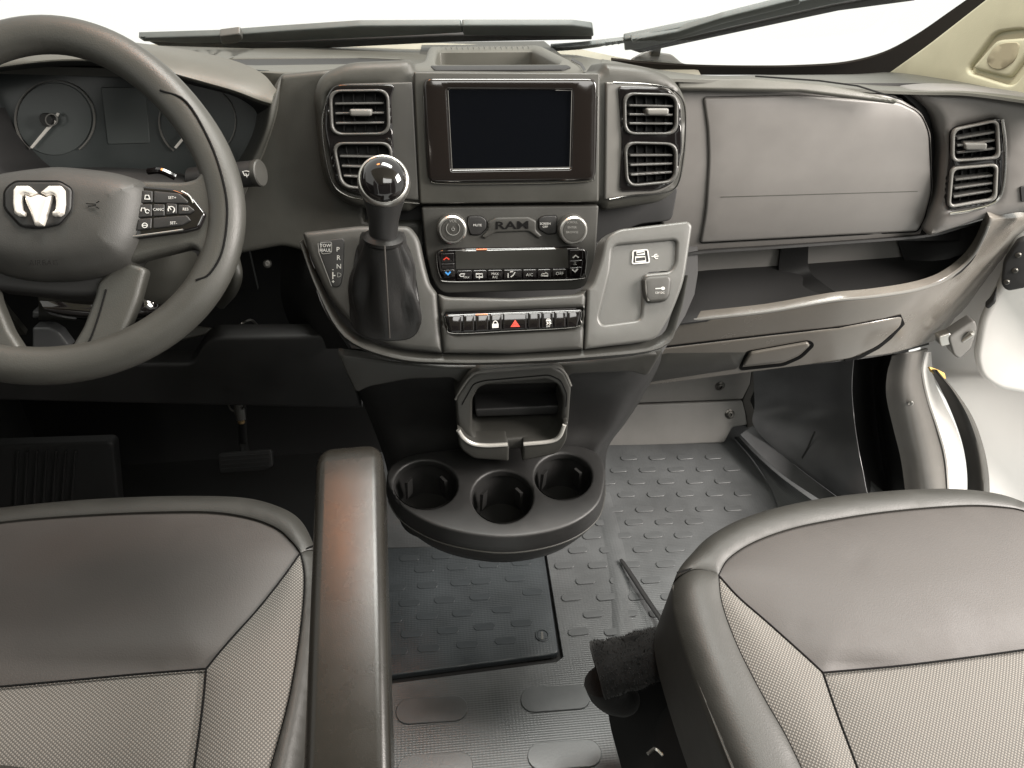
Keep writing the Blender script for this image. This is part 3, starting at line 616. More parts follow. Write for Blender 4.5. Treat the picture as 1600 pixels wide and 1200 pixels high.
def vent(q, S, off, fw=5, rad=16, slats=(.28, .52, .76), tab=None, vanes=4, m_frame='ventgrey'):
    """q: opening TL TR BR BL in photo pixels"""
    outer = rp([tuple(v) for v in inset(q, -fw * 1.3)], rad * 1.15); inner = rp(q, rad)
    fr_ = skin('air_vent', m_frame, DB, outer, S, .006, .0022, holes=[inner], sp=30, off=off, step=3)
    skin('vent_throat', 'black', fr_, rp([tuple(v) for v in inset(q, -2)], rad), S, .002, 0, sp=40, off=off - .034)
    loft('vent_wall', 'black', fr_, [[S.shift(off).at(p.x, p.y, k_) for p in rp([tuple(v) for v in inset(q, -2.5)], rad)] for k_ in (-.003, -.035)])
    TL, TR_, BR, BL = [Vector(p[:2]) for p in q]
    def uv(u, v): return TL.lerp(TR_, u).lerp(BL.lerp(BR, u), v)
    for i in range(vanes):
        u = (i + 1) / (vanes + 1); a, b = uv(u, .04), uv(u, .96)
        skin('vane', 'black', fr_, [(a.x - 1.2, a.y), (a.x + 1.2, a.y), (b.x + 1.2, b.y), (b.x - 1.2, b.y)], S, .010, .0003, sp=60, off=off - .024)
    for v in slats:
        a, b = uv(.05, v), uv(.95, v)
        skin('slat', 'slat', fr_, rp([(a.x, a.y - 1.7), (b.x, b.y - 1.7), (b.x, b.y + 1.7), (a.x, a.y + 1.7)], 1), S, .018, .0011, sp=60, off=off - .004)
    if tab:
        c_ = uv(*tab); skin('tab', 'trimgrey', fr_, rp([(c_.x - 18, c_.y - 5), (c_.x + 18, c_.y - 5), (c_.x + 17, c_.y + 6), (c_.x - 17, c_.y + 6)], 4), S, .02, .003, sp=14, off=off + .003)
    return fr_
vent(VQ[0], UF, .013, tab=(.52, .5))
vent(VQ[1], UF, .013)
vent(VQ[2], UF, .013, tab=(.64, .43))
vent(VQ[3], UF, .013)
# ---- touchscreen
skin('screen_housing', 'dash', DB, rp([(646, 112, 4), (938, 114, 4), (936, 316, 4), (656, 319, 4)], 4), UF, .02, .003, sp=40, off=.008)
bz = skin('touchscreen', 'pianobrown', DB, rp([(661, 122), (934, 122), (931, 282), (669, 286)], 15), UF, .012, .004, sp=30, off=.016,
     holes=[rp([(699, 140), (894, 141), (891, 262), (706, 265)], 2)])
skin('display', 'screen', bz, [(695, 136), (898, 137), (895, 266), (702, 269)], UF, .003, 0, sp=60, off=.0135)
ribbon('display_edge', 'trimgrey', bz, [[(700, 141), (706.5, 264.5), (890.5, 261.5), (893.5, 141.5), (868, 141)]], .8, UF, .0165, .001)
line_tube('chrome_edge', 'darkchrome', bz, [(662, 150), (664, 200), (668, 262), (672, 280), (690, 287), (800, 287), (915, 284), (928, 274), (931, 255), (934, 150)], UF, .0112, .0009)
# ---- control panel with knobs and climate unit
cp = skin('control_panel', 'fascia', DB, rp([(658, 324, 4), (936, 321, 4), (931, 400, 10), (924, 440, 22), (905, 453, 10), (690, 459, 12), (676, 440, 20), (666, 400, 8)], 4), UF, .03, .003, sp=30, off=.004)
PT = UF
def knob(x_, y_):
    k = lathe('rotary_knob', 'silver', DB, UF.at(x_, y_, .004), UF.n, [(.0205, 0), (.0205, .010), (.0195, .0165), (.0175, .0185), (.0155, .0185), (.0150, .0175)], 40)
    lathe('knob_cap', 'fascia', k, UF.at(x_, y_, .004), UF.n, [(.0152, .012), (.0152, .0178), (.0146, .0186), (0, .0190)], 36)
    return k
k1 = knob(706, 355); k2 = knob(892, 356)
KS = Surf(UF.p + UF.n * .0235, UF.n)
ribbon('ring_mark', 'grey_ink', k1, [arc(708, 357, 10.5, 10.5, -225, 45, 24)], .8, KS)
text('VOL', 'grey_ink', k1, 708, 345.5, 6.5, KS); ribbon('power_mark', 'grey_ink', k1, [arc(708, 358, 2.4, 2.4, -230, 50, 10), [(708, 354), (708, 358)]], .8, KS)
for s_, dy in (('SCROLL', -7.5), ('ENTER', .5), ('BROWSE', 8)): text(s_, 'grey_ink', k2, 894, 355 + dy, 4.8, KS)
for x_, pts_, tx in ((748, [(731, 338), (752, 338), (760, 344), (760, 357), (750, 367), (735, 367), (731, 352)], 'MUTE'), (853, [(841, 343), (848, 338), (870, 337), (869, 365), (855, 366), (842, 358)], 'SCREEN\nOFF')):
    bt = skin('panel_button', 'dark', DB, rp(pts_, 4), UF, .006, .0015, sp=16, off=.007)
    g_ = ribbon('button_gap', 'letter_dark', bt, [[*rp(pts_, 4), rp(pts_, 4)[0]]], 2.0, UF, .0048)
    text(tx, 'white_ink', bt, x_ - (2 if x_ < 800 else 1), 352, 5.2 if x_ < 800 else 4.8, UF, .0085)
pq = skin('name_plaque', 'fascia', DB, rp([(762, 346), (775, 340), (826, 339), (838, 345), (838, 360), (848, 369), (842, 374), (826, 362), (774, 364), (758, 374), (752, 370), (762, 360)], 3), UF, .005, .0028, sp=12, off=.0072)
text('RAM', 'letter_dark', pq, 800, 352.5, 17, UF, .0078, slope=-.02, wide=1.55, th=.02)
cu = skin('climate_unit', 'piano', DB, rp([(680, 393, 10), (700, 389, 4), (900, 386, 4), (916, 389, 10), (917, 425, 14), (908, 436, 8), (698, 441, 8), (686, 430, 14)], 6), UF, .012, .003, sp=26, off=.012)
line_tube('chrome_edge', 'darkchrome', cu, [(682, 396), (683, 415), (688, 432), (700, 440), (800, 438.5), (905, 436), (914, 424), (917, 392)], UF, .0125, .0010)
skin('climate_display', 'lcd', cu, rp([(711, 392), (887, 388), (888, 419), (712, 421)], 2), UF, .002, .0006, sp=40, off=.0132)
def key(parent, poly, S, off, m_='piano', nm='key'): return skin(nm, m_, parent, rp(poly, 2), S, .003, .0012, sp=30, off=off)
xk = [713, 738, 761, 786, 816, 839, 862, 886]
for i in range(7): key(cu, [(xk[i] + .8, 423 - i * .4), (xk[i + 1] - .8, 422.6 - i * .4), (xk[i + 1] - .8, 436 - i * .35), (xk[i] + .8, 436.5 - i * .35)], UF, .0138)
for pl_ in ([(688, 396), (709, 395), (710, 410), (689, 411)], [(689, 412), (710, 411), (710, 420), (690, 421)], [(690, 422), (710, 421), (711, 433), (693, 434)], [(890, 390), (911, 390), (911, 405), (890, 406)], [(890, 407), (911, 406), (910, 416), (890, 417)], [(890, 418), (910, 417), (908, 431), (890, 432)]): key(cu, pl_, UF, .0138)
I1 = Surf(UF.p + UF.n * .0140, UF.n)
ribbon('red_arrow', 'red_ink', cu, [[(693, 406), (697.5, 402.5), (702, 405.5)]], 1.8, I1)
ribbon('blue_arrow', 'blue_ink', cu, [[(696, 425), (700, 429), (704, 424.5)]], 2.2, I1)
ribbon('fan_arrow', 'white_ink', cu, [[(895, 403), (899.5, 399), (904, 402.5)]], 1.8, I1); ribbon('fan_arrow', 'white_ink', cu, [[(894, 421), (898.5, 425), (903, 420)]], 1.8, I1)
ribbon('fan_mark', 'grey_ink', cu, [[(897, 409), (900, 412)], [(900, 409), (897, 412)], [(896, 413.5), (901, 413.5)]], .9, I1)
ribbon('defrost_mark', 'white_ink', cu, [[(718, 430), (720, 428), (726, 428), (724, 432), (720, 432), (718, 430)]], 1.1, I1); text('MAX', 'white_ink', cu, 729, 433.5, 4.2, I1)
ribbon('rear_defrost_mark', 'white_ink', cu, [[(744, 428), (754, 428), (754, 433), (744, 433), (744, 428)], [(749, 430), (749, 436)]], 1.1, I1)
text('MAX\nA/C', 'white_ink', cu, 773.5, 430.5, 5.2, I1); text('A/C', 'white_ink', cu, 827.5, 429.5, 6.8, I1); text('OFF', 'white_ink', cu, 874.5, 427.5, 7, I1)
ribbon('airflow_mark', 'white_ink', cu, [[(798, 433), (802, 430), (805, 425)], [(794, 427), (794, 434)], [(797, 425), (802, 424)]], 1.6, I1)
ribbon('recirculation_mark', 'white_ink', cu, [[(845, 431), (847, 428), (851, 428), (853, 426), (856, 428), (856, 431), (845, 431)]], 1.1, I1)
skin('painted_glint', 'amber_glint', cu, rp([(744, 389.2), (761, 388.8), (761, 390.6), (744, 391)], 1), UF, .001, .0003, sp=20, off=.0136)  # warm reflection on the gloss, laid on as an orange strip
# ---- lower fascia: gear gate, switch bar and USB pad
def T(l): return [tuple(p) for p in l]
LW = tilted(P(800, 500, d=.955), 34)
usb_o = rp([(958, 384, 10), (1058, 375, 8), (1056, 412, 10), (1048, 424, 6), (1006, 428, 8), (1002, 500, 10), (942, 508, 10), (936, 498, 10), (954, 426, 10)], 8)
boot_o = T([(560, 384), (580, 374), (610, 372), (636, 384), (648, 430), (655, 478), (655, 510), (640, 528), (605, 531), (572, 526), (551, 508), (547, 470), (552, 425)])
skin('gear_plate', 'fascia', DB, rp([(471, 362, 6), (560, 352, 10), (640, 352, 10), (655, 372, 10), (664, 415, 14), (672, 444, 16), (683, 458, 4), (691, 552, 2), (620, 545, 20), (560, 520, 30), (515, 470, 30), (482, 400, 20)], 10), LW, .05, .008, sp=20)
skin('switch_panel', 'fascia', DB, rp([(684.5, 459, 2), (700, 464, 8), (800, 466, 0), (905, 460, 8), (917, 453, 2), (912, 546, 2), (800, 553, 0), (692.5, 552, 2)], 5), LW, .05, .006, sp=20, holes=[rp([(692, 489, 6), (912, 481, 4), (909, 501, 8), (901, 513, 8), (707, 523, 8), (696, 509, 8)], 5)])
skin('usb_panel', 'fascia_lit', DB, rp([(918.5, 452, 2), (927, 443, 8), (940, 405, 14), (946, 372, 14), (966, 358, 10), (1076, 345, 8), (1083, 352, 8), (1070, 440, 20), (1050, 492, 20), (1025, 532, 14), (914, 546, 2)], 10), LW, .05, .0045, holes=[usb_o], sp=18)  # lit copy of the fascia, brightness put into the colour
skin('usb_pad', 'fascia_lit', DB, inset([tuple(p) for p in usb_o], -5), LW, .003, 0, sp=40, off=-.0055)
U2 = Surf(LW.p - LW.n * .0055, LW.n)
ub = skin('usb_socket', 'dark', DB, rp([(990, 392, 3), (1012, 390, 3), (1015, 400, 3), (1014, 411, 3), (988, 412, 3), (987, 402, 3)], 3), U2, .004, .001, sp=10, off=.001)
bo_ = rp([(989, 392), (1012, 390), (1013, 398), (1015, 410), (988, 412), (989, 400)], 3)
ribbon('socket_outline', 'white_ink', ub, [[*bo_, bo_[0]]], 1.8, U2, .0022)
ribbon('socket_mouth', 'white_ink', ub, [[(995, 394), (1007, 393), (1007, 397), (995, 398), (995, 394)], [(993, 402), (1008, 401), (1009, 408), (993, 409), (993, 402)]], 1.2, U2, .0022)
ribbon('usb_mark', 'white_ink', DB, [[(1018, 401), (1029, 400)], [(1021, 401), (1024, 397.5), (1027, 397.3)], [(1022, 401), (1025, 404), (1028, 403.5)]], 1.3, U2, .0008)
pc = skin('power_socket_cap', 'fascia', DB, rp([(1006, 436, 4), (1014, 431), (1046, 429), (1051, 436), (1048, 462), (1042, 471), (1014, 474), (1008, 466)], 6), LW, .02, .005, sp=12, off=.008)
line_tube('cap_edge', 'trimgrey', pc, [(1009, 438), (1010, 455), (1013, 470)], LW, .006, .0016)
PS = Surf(LW.p + LW.n * .008, LW.n)
ribbon('plug_mark', 'white_ink', pc, [[(1024, 451), (1034, 450.5)]], 1.5, PS); flats('plug_dot', 'white_ink', pc, [ell(1036, 450.5, 3, 2.6, 10)], PS); text('12V DC', 'white_ink', pc, 1031, 457.5, 4.6, PS)
sb = skin('switch_bar', 'piano', DB, rp([(694, 491, 6), (910, 483, 4), (907, 500, 8), (900, 511, 8), (708, 521, 8), (698, 508, 8)], 5), LW, .012, .003, sp=26, off=.004)
xs_ = [697, 722, 742, 764, 785, 824, 845, 865, 885, 908]
def yt(x_): return 493 - (x_ - 697) * .034
def yb(x_): return 519 - (x_ - 697) * .04
for i in range(9):
    a, b = xs_[i] + 1, xs_[i + 1] - 1; xa = a + (6 if i == 0 else 0); xb = b - (5 if i == 8 else 0)
    skin('switch', 'piano', sb, rp([(a, yt(a)), (b, yt(b)), (xb, yb(b)), (xa, yb(a))], 2.5), LW, .006, .0018, sp=30, off=.0072)
S3 = Surf(LW.p + LW.n * .0074, LW.n)
line_tube('chrome_edge', 'darkchrome', sb, [(694, 494), (699, 510), (709, 521), (800, 517), (899, 511), (907, 498), (909, 486)], LW, .0035, .0006)
flats('lock_mark', 'white_ink', sb, [[(769, 506), (779, 505.5), (779, 512), (769, 512.5)]], S3); ribbon('lock_shackle', 'white_ink', sb, [arc(774, 506, 3.4, 4.5, 0, 180, 10)], 1.4, S3)
ribbon('lock_mark', 'grey_ink', sb, [[(771, 494), (778, 493.5)]], 1.3, S3)
ribbon('hazard_triangle', 'red_ink', sb, [[(799, 510), (805, 501), (811, 509.5), (799, 510)], [(802.5, 508), (805, 504), (807.5, 508), (802.5, 508)]], 1.7, S3)
ribbon('stability_mark', 'white_ink', sb, [[(853, 501), (855, 498.5), (859, 498.5), (861, 501), (853, 501)], [(854, 503), (857, 505), (854, 507)], [(858, 503), (861, 505), (858, 507)]], 1.3, S3); text('OFF', 'white_ink', sb, 856.5, 510, 3.8, S3)
skin('painted_glint', 'amber_glint', sb, rp([(743, 490.8), (762, 490.2), (762, 492), (743, 492.6)], 1), LW, .001, .0003, sp=20, off=.0074)  # orange strip painted as a lamp's reflection along the switch bar
gp = skin('gear_indicator', 'dark', DB, rp([(497, 377, 6), (538, 372, 6), (537, 425, 6), (532, 448, 6), (519, 449, 6), (498, 392, 8)], 6), LW, .004, .0012, sp=20, off=.0012)
I2 = Surf(LW.p + LW.n * .0012, LW.n)
ribbon('indicator_edge', 'grey_ink', gp, [[(497, 380), (498, 394), (518, 447)]], 1.0, I2)
for ch, x_, y_ in (('P', 528, 390), ('R', 529, 403), ('N', 529.5, 416.5), ('D', 530, 430)): text(ch, 'grey_ink' if ch == 'D' else 'white_ink', gp, x_, y_, 10.5, I2)
bk = rp([(500, 379), (518, 378), (518, 395), (503, 397)], 3); ribbon('button_outline', 'grey_ink', gp, [[*bk, bk[0]]], 1.0, I2)
text('TOW\nHAUL', 'white_ink', gp, 508.5, 387.5, 7.2, I2)
ribbon('shift_mark', 'white_ink', gp, [[(520, 425), (520, 436)], [(520, 430.5), (524, 430.5)]], 1.6, I2); ribbon('shift_sign', 'white_ink', gp, [[(519, 421.5), (521.5, 421.5)], [(518.5, 440), (522.5, 440)], [(520.5, 438), (520.5, 442)]], 1.0, I2)
# shoulder below the fascia
patch('console_shoulder', 'fascia', DB, [[LW.at(x_, y_, -.016) for x_, y_ in ((470, 372), (500, 445), (545, 515), (620, 546), (700, 553), (800, 552), (915, 545), (1028, 530), (1055, 490), (1072, 430))],
     [LW.at(x_, y_, -.006) for x_, y_ in ((468, 380), (494, 452), (538, 527), (616, 560), (700, 567), (800, 566), (918, 559), (1036, 543), (1064, 495), (1078, 430))],
     [LW.at(x_, y_, -.03) for x_, y_ in ((468, 390), (492, 460), (534, 532), (616, 566), (700, 573), (800, 572), (920, 566), (1036, 549), (1066, 500), (1080, 430))]], 5, 4, thick=.003)
# ---- passenger side
GB = tilted(P(1270, 260, y=1.035), 10, bend=lambda q: -1.5 * max(0, abs(q.z - .87) - .03) ** 2 - .25 * max(0, q.x - .55) ** 2)
lid_o = rp([(1099, 152, 6), (1250, 149, 0), (1405, 160, 10), (1438, 176, 14), (1452, 206, 14), (1456, 300, 14), (1444, 345, 10), (1434, 362, 6), (1300, 369, 0), (1094, 380, 5), (1103, 330, 20), (1108, 250, 20), (1106, 200, 14)], 8)
gl_ = skin('glove_box_lid', 'lid', DB, lid_o, GB, .02, .004, sp=22)
ribbon('crease', 'dash', gl_, [[(1126 + 22 * i, 308 - .64 * i) for i in range(15)]], .9, GB, .0004)
GBb = Surf(GB.p - GB.n * .012, GB.n, GB.bend)
skin('passenger_face', 'lid', DB, rp([(1050, 132, 0), (1250, 136, 0), (1400, 150, 6), (1441, 175, 10), (1456, 208, 10), (1459, 300, 10), (1447, 350, 8), (1436, 372, 4), (1300, 380, 0), (1085, 394, 4), (1060, 400, 0), (1030, 340, 0)], 6), GBb, .02, .004, sp=24, off=.008)
ribbon('lid_gap', 'letter_dark', DB, [[*lid_o, lid_o[0]]], 1.8, GBb, .0092)
skin('upper_moulding', 'dashtop', DB, rp([(1058, 122, 4), (1180, 122, 0), (1290, 131, 0), (1405, 155, 4), (1402, 160, 3), (1250, 141, 0), (1060, 138, 4)], 4), tilted(P(1230, 138, y=1.04), 40), .007, .003, sp=16, off=.004)
ribbon('moulding_gap', 'letter_dark', DB, [[(1180, 119), (1280, 126), (1340, 134), (1410, 156)]], 2.5, tilted(P(1230, 138, y=1.04), 40), .0)
# dark crescent and the outer vent pod
RP = tilted(P(1525, 260, y=1.015), 10, -16)
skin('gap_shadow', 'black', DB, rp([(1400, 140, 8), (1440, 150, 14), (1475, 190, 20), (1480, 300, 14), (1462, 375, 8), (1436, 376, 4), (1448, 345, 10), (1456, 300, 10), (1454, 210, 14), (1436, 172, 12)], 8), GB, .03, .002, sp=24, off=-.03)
RQ = [[(1493, 205), (1557, 191), (1559, 245), (1492, 250)], [(1491, 266), (1556, 260), (1553, 310), (1486, 322)]]
rh = [big(q, 1.05, 10) for q in RQ]
rpd = skin('outer_pod', 'lid', DB, rp([(1415, 143, 20), (1465, 138, 20), (1530, 140, 20), (1660, 158, 0), (1660, 350, 0), (1600, 336, 8), (1545, 345, 14), (1455, 374, 8), (1450, 366, 6), (1470, 310, 14), (1475, 230, 16), (1462, 180, 18), (1440, 160, 14)], 10), RP, .06, .020, sp=20, holes=rh)
skin('gloss_surround', 'piano', DB, rp([(1490, 200, 14), (1560, 184, 8), (1570, 190, 8), (1566, 300, 10), (1555, 318, 10), (1482, 330, 8), (1480, 300, 10), (1486, 240, 10)], 10), RP, .01, .003, sp=20, off=.004, holes=rh)
line_tube('chrome_strip', 'chrome', DB, [(1566, 186), (1571, 230), (1568, 290), (1555, 316), (1520, 328), (1484, 334)], RP, .006, .0022)
vent(RQ[0], RP, .010, fw=5, rad=10, tab=(.5, .62), m_frame='trimgrey')
vent(RQ[1], RP, .010, fw=5, rad=9, m_frame='trimgrey')
skin('side_duct', 'black', DB, rp([(1594, 292), (1620, 288), (1620, 312), (1596, 316)], 3), RP, .004, .001, sp=20, off=.003)
# open shelf under the glove box
sh0 = [(1040, 410), (1085, 396), (1200, 388), (1300, 381), (1440, 370), (1500, 356), (1560, 338)]
shb = [(1030, 507), (1100, 498), (1200, 487), (1300, 470), (1420, 455), (1500, 420), (1548, 350)]
patch('shelf_back', 'metal_plate', DB, [[P(x_, y_ - 22, y=1.115) for x_, y_ in sh0], [P(x_, y_ + 30, y=1.125) for x_, y_ in sh0]], 4, 3, thick=.004)  # paler material stands in for the light reaching the back wall
patch('shelf_floor', 'black', DB, [[P(x_, y_ + 28, y=1.125) for x_, y_ in sh0], [P(x_, y_ + 3, y=1.02) for x_, y_ in shb]], 4, 4, thick=.004)
patch('shelf_ceiling', 'dark', DB, [[P(x_, y_ - 2, y=1.035) for x_, y_ in sh0], [P(x_, y_ - 24, y=1.125) for x_, y_ in sh0]], 4, 3, thick=.004)
patch('shelf_divider', 'black', DB, [[P(1222, 376, y=1.11), P(1218, 430, y=1.11), P(1245, 452, y=1.07), P(1310, 470, y=1.025)], [P(1264, 372, y=1.105), P(1264, 420, y=1.10), P(1285, 442, y=1.06), P(1318, 464, y=1.02)]], thick=.01)
patch('shelf_end', 'black', DB, [[P(1400, 366, y=1.115), P(1420, 420, y=1.11), P(1460, 452, y=1.06)], [P(1500, 345, y=1.11), P(1515, 390, y=1.08), P(1520, 412, y=1.05)], [P(1560, 330, y=1.06), P(1562, 350, y=1.05), P(1556, 366, y=1.04)]], 5, 4, thick=.004)
# glossy warm lower trim with drawer and handle
BR_ = tilted(P(1280, 520, y=1.005), -14, -6, bend=lambda q: -1.2 * max(0, q.x - .55) ** 2)
low_o = [tuple(p) for p in crv([(1030, 508), (1100, 499), (1200, 488), (1300, 471), (1360, 465), (1420, 456), (1460, 445), (1485, 432), (1507, 415), (1525, 393), (1538, 368), (1546, 346)], 5)] + rp([(1552, 341, 4), (1600, 341, 0), (1650, 345, 0), (1600, 385, 20), (1568, 446, 20), (1538, 488, 30), (1470, 532, 20), (1390, 556, 20), (1280, 570, 0), (1160, 580, 0), (1000, 605, 0), (990, 560, 0)], 8)
dro = rp([(1030, 546, 0), (1200, 526, 0), (1311, 514, 0), (1410, 496, 5), (1408, 510, 8), (1372, 542, 14), (1330, 561, 8), (1262, 571, 4), (1000, 605, 0), (1000, 560, 0)], 6)
lt = skin('lower_trim', 'brown', DB, low_o, BR_, .02, .005, sp=24)
line_tube('shelf_lip', 'trimgrey', DB, [(1034, 507), (1100, 498), (1200, 487), (1300, 470), (1360, 464), (1420, 455), (1460, 444), (1485, 431), (1507, 414), (1525, 392), (1538, 367), (1544, 352)], BR_, -.003, .0030)
dw = skin('drawer_front', 'brown', DB, dro, BR_, .004, .003, sp=24, off=.0035)
ribbon('drawer_gap', 'letter_dark', DB, [[(1040, 543.5), (1120, 534), (1200, 525), (1255, 519), (1311, 513), (1360, 504.5), (1408, 494.5), (1411, 505), (1391, 528), (1373, 542.5), (1345, 557.5), (1320, 563)]], 5.0, BR_, .0014, .001)
hn = skin('drawer_handle', 'brown', dw, rp([(1172, 553, 5), (1262, 537, 5), (1266, 541, 4), (1248, 556, 8), (1224, 566, 6), (1160, 573, 5)], 5), BR_, .006, .003, sp=14, off=.010)
ho = rp([(1168, 551, 5), (1264, 534, 5), (1271, 539, 4), (1252, 558, 8), (1224, 570, 6), (1156, 577, 5)], 5); ribbon('handle_gap', 'letter_dark', dw, [[*ho, ho[0]]], 4.5, BR_, .0045, .001)
skin('handle_recess', 'fascia', dw, rp([(1044, 552, 4), (1166, 551, 4), (1152, 577, 4), (1000, 600, 0), (1010, 560, 0)], 4), BR_, .003, .001, sp=24, off=.0045)
patch('lower_trim_underside', 'dark', DB, [[BR_.at(x_, y_, -.006) for x_, y_ in ((1000, 603), (1160, 579), (1280, 569), (1390, 555), (1470, 538))], [P(x_, y_, y=1.3) for x_, y_ in ((1000, 560), (1160, 540), (1280, 530), (1390, 520), (1470, 500))]], 4, 3, thick=.004)
# driver's knee panel and the dark void behind the wheel
KN = tilted(P(400, 575, y=.93), -6)
skin('knee_panel', 'dark', DB, rp([(-300, 575, 0), (236, 569, 4), (300, 569, 10), (318, 540, 10), (334, 528, 8), (525, 526, 6), (548, 575, 6), (566, 640, 0), (-300, 620, 0)], 6), KN, .03, .005, sp=40)
patch('knee_void', 'black', DB, [[P(x_, 250, y=1.16) for x_ in (-300, 100, 400, 560)], [P(x_, 420, y=1.20) for x_ in (-300, 100, 400, 560)], [P(x_, 600, y=1.2) for x_ in (-300, 100, 400, 600)]], 3, 3, thick=.004)
b_ = P(418, 412, y=1.05); lathe('screw', 'bolt', DB, b_, (C - b_), [(.007, -.002), (.007, .002), (.004, .003), (0, .002)], 16)
patch('stack_side', 'black', DB, [[P(480, 380, y=.96), P(500, 470, y=.88), P(545, 545, y=.84)], [P(440, 380, y=1.05), P(440, 470, y=1.05), P(470, 545, y=1.05)]], thick=.004)
tube('wiring', 'bolt', DB, crv([P(365, 519, y=1.0), P(378, 505, y=1.0), P(392, 500, y=1.02), P(402, 508, y=1.03)], 5), .002, 8)
# ------------------------------------------------------------------ lower console with bin and cup holders
LC = thing('cup_holder_console', 'black lower console with open storage bin and three cup holders', 'console', P(780, 860, z=0))
FC = tilted(P(800, 640, y=.86), -10)
patch('console_body', 'dark', LC, [[P(530, 545, y=.90), P(560, 545, y=.855), P(700, 568, y=.83), P(800, 566, y=.825), P(900, 560, y=.83), P(1020, 540, y=.85), P(1035, 540, y=.90)],
      [P(540, 572, y=.92), P(570, 585, y=.865), P(700, 588, y=.84), P(800, 588, y=.835), P(900, 585, y=.84), P(1008, 578, y=.86), P(1030, 570, y=.92)],
      [P(558, 610, y=.95), P(590, 620, y=.90), P(700, 620, y=.875), P(800, 620, y=.87), P(900, 620, y=.875), P(985, 620, y=.885), P(1004, 620, y=.95)],
      [P(580, 660, y=.95), P(610, 665, y=.90), P(700, 665, y=.885), P(800, 665, y=.88), P(900, 665, y=.885), P(962, 665, y=.89), P(978, 660, y=.95)],
      [P(600, 715, y=.93), P(625, 722, y=.88), P(700, 718, y=.87), P(800, 716, y=.865), P(900, 712, y=.87), P(935, 706, y=.88), P(950, 700, y=.94)],
      [P(610, 760, y=.95), P(635, 770, y=.90), P(700, 770, y=.885), P(800, 768, y=.88), P(900, 765, y=.885), P(930, 760, y=.90), P(945, 750, y=.95)]], 5, 5, thick=.005)
skin('console_apron', 'fascia', LC, rp([(528, 556, 0), (620, 568, 0), (700, 575, 0), (800, 574, 0), (920, 567, 0), (1036, 550, 0), (1012, 590, 8), (985, 582, 10), (890, 586, 10), (880, 600, 6), (720, 604, 6), (708, 592, 10), (640, 594, 10), (575, 606, 14), (556, 616, 8)], 6), tilted(P(790, 580, y=.822), -8), .015, .004, sp=26)
# bin
BN = tilted(P(800, 640, y=.80), 4)
bin_o = rp([(711, 622, 6), (733, 590, 6), (748, 582, 6), (862, 573, 6), (882, 582, 6), (893, 606, 6), (889, 660, 10), (884, 690, 12), (868, 700, 8), (750, 706, 10), (722, 694, 12), (714, 665, 10)], 6)
bin_h = rp([(738, 626, 6), (748, 607, 6), (762, 602, 6), (855, 594, 6), (872, 602, 6), (880, 622, 6), (876, 668, 12), (868, 680, 10), (748, 690, 10), (738, 678, 10)], 6)
bf = skin('storage_bin', 'fascia', LC, bin_o, BN, .06, .005, holes=[bin_h], sp=18)
ribbon('frame_groove', 'letter_dark', bf, [rp([(720, 636), (740, 600), (756, 595), (858, 586), (876, 594), (886, 616), (884, 640)], 6)[4:-4]], 1.5, BN, .0008)
line_tube('frame_edge', 'trimgrey', bf, [(712, 624), (722, 606), (735, 589), (748, 582), (800, 577), (862, 573), (881, 581), (892, 603)], BN, -.003, .002)
loft('bin_wall', 'black', bf, [[BN.at(p.x, p.y, k_) for p in rp([tuple(v) for v in inset([tuple(q) for q in bin_h], -3)], 0)] for k_ in (-.004, -.10)], cap1=True)
skin('bin_shelf', 'black', bf, rp([(742, 640), (874, 634), (872, 648), (744, 652)], 3), BN, .05, .003, sp=30, off=-.03)
for pl_ in ([(714, 672, 3), (722, 676, 4), (730, 688, 10), (746, 694, 6), (793, 693, 4), (796, 700, 3), (795, 722, 3), (740, 718, 8), (718, 702, 10)], [(817, 693, 3), (862, 688, 8), (876, 678, 8), (880, 662, 3), (888, 660, 3), (886, 690, 10), (872, 710, 10), (816, 722, 3)]):
    lp_ = skin('bin_lip', 'fascia', bf, rp(pl_, 4), BN, .03, .004, sp=14, off=.012)
line_tube('lip_edge', 'satin', bf, [(716, 672), (724, 684), (738, 693), (760, 696), (793, 694.5)], BN, .0125, .0032); line_tube('lip_edge', 'satin', bf, [(818, 694), (858, 690), (874, 682), (882, 664)], BN, .0125, .0032)
# cup holder tub
ZC = .45; CT = Surf((0, 0, ZC), (0, 0, 1))
rim = crv([(604, 742), (616, 722), (650, 708), (720, 700), (800, 698), (880, 694), (925, 702), (944, 724), (945, 755), (934, 788), (900, 815), (850, 832), (790, 839), (730, 833), (675, 818), (630, 792), (610, 765)], 4, True)
wells = [ell(665, 757, 50, 38, 30), ell(785, 776, 48, 41, 30), ell(880, 744, 45, 36, 30)]
tb = skin('cup_tray', 'dark', LC, [tuple(p) for p in rim], CT, .012, .004, holes=[[tuple(p) for p in e_] for e_ in wells], sp=18)
for e_ in wells:
    c_ = sum((Vector(p) for p in e_), Vector((0, 0))) / len(e_)
    rg = [[P(p[0], p[1], z=ZC - .008) for p in e_]]
    c3 = P(c_.x, c_.y, z=ZC)
    for zz, k in ((.05, .96), (.075, .93)): rg.append([c3 + (P(p[0], p[1], z=ZC) - c3) * k - Vector((0, 0, zz)) for p in e_])
    wl_ = loft('cup_well', 'dark', LC, rg, cap1=True)
    for a in (0.6, 2.5):
        q = [c3 + Vector((math.cos(a + d_) * .0365, math.sin(a + d_) * .0365, zz)) for d_, zz in ((-.2, -.01), (.2, -.01), (.2, -.05), (-.2, -.05))]
        loft('grip_tab', 'dark', wl_, [q, [v + (c3 - v).normalized() * .004 * Vector((1, 1, 0)).length for v in q]], True, True)
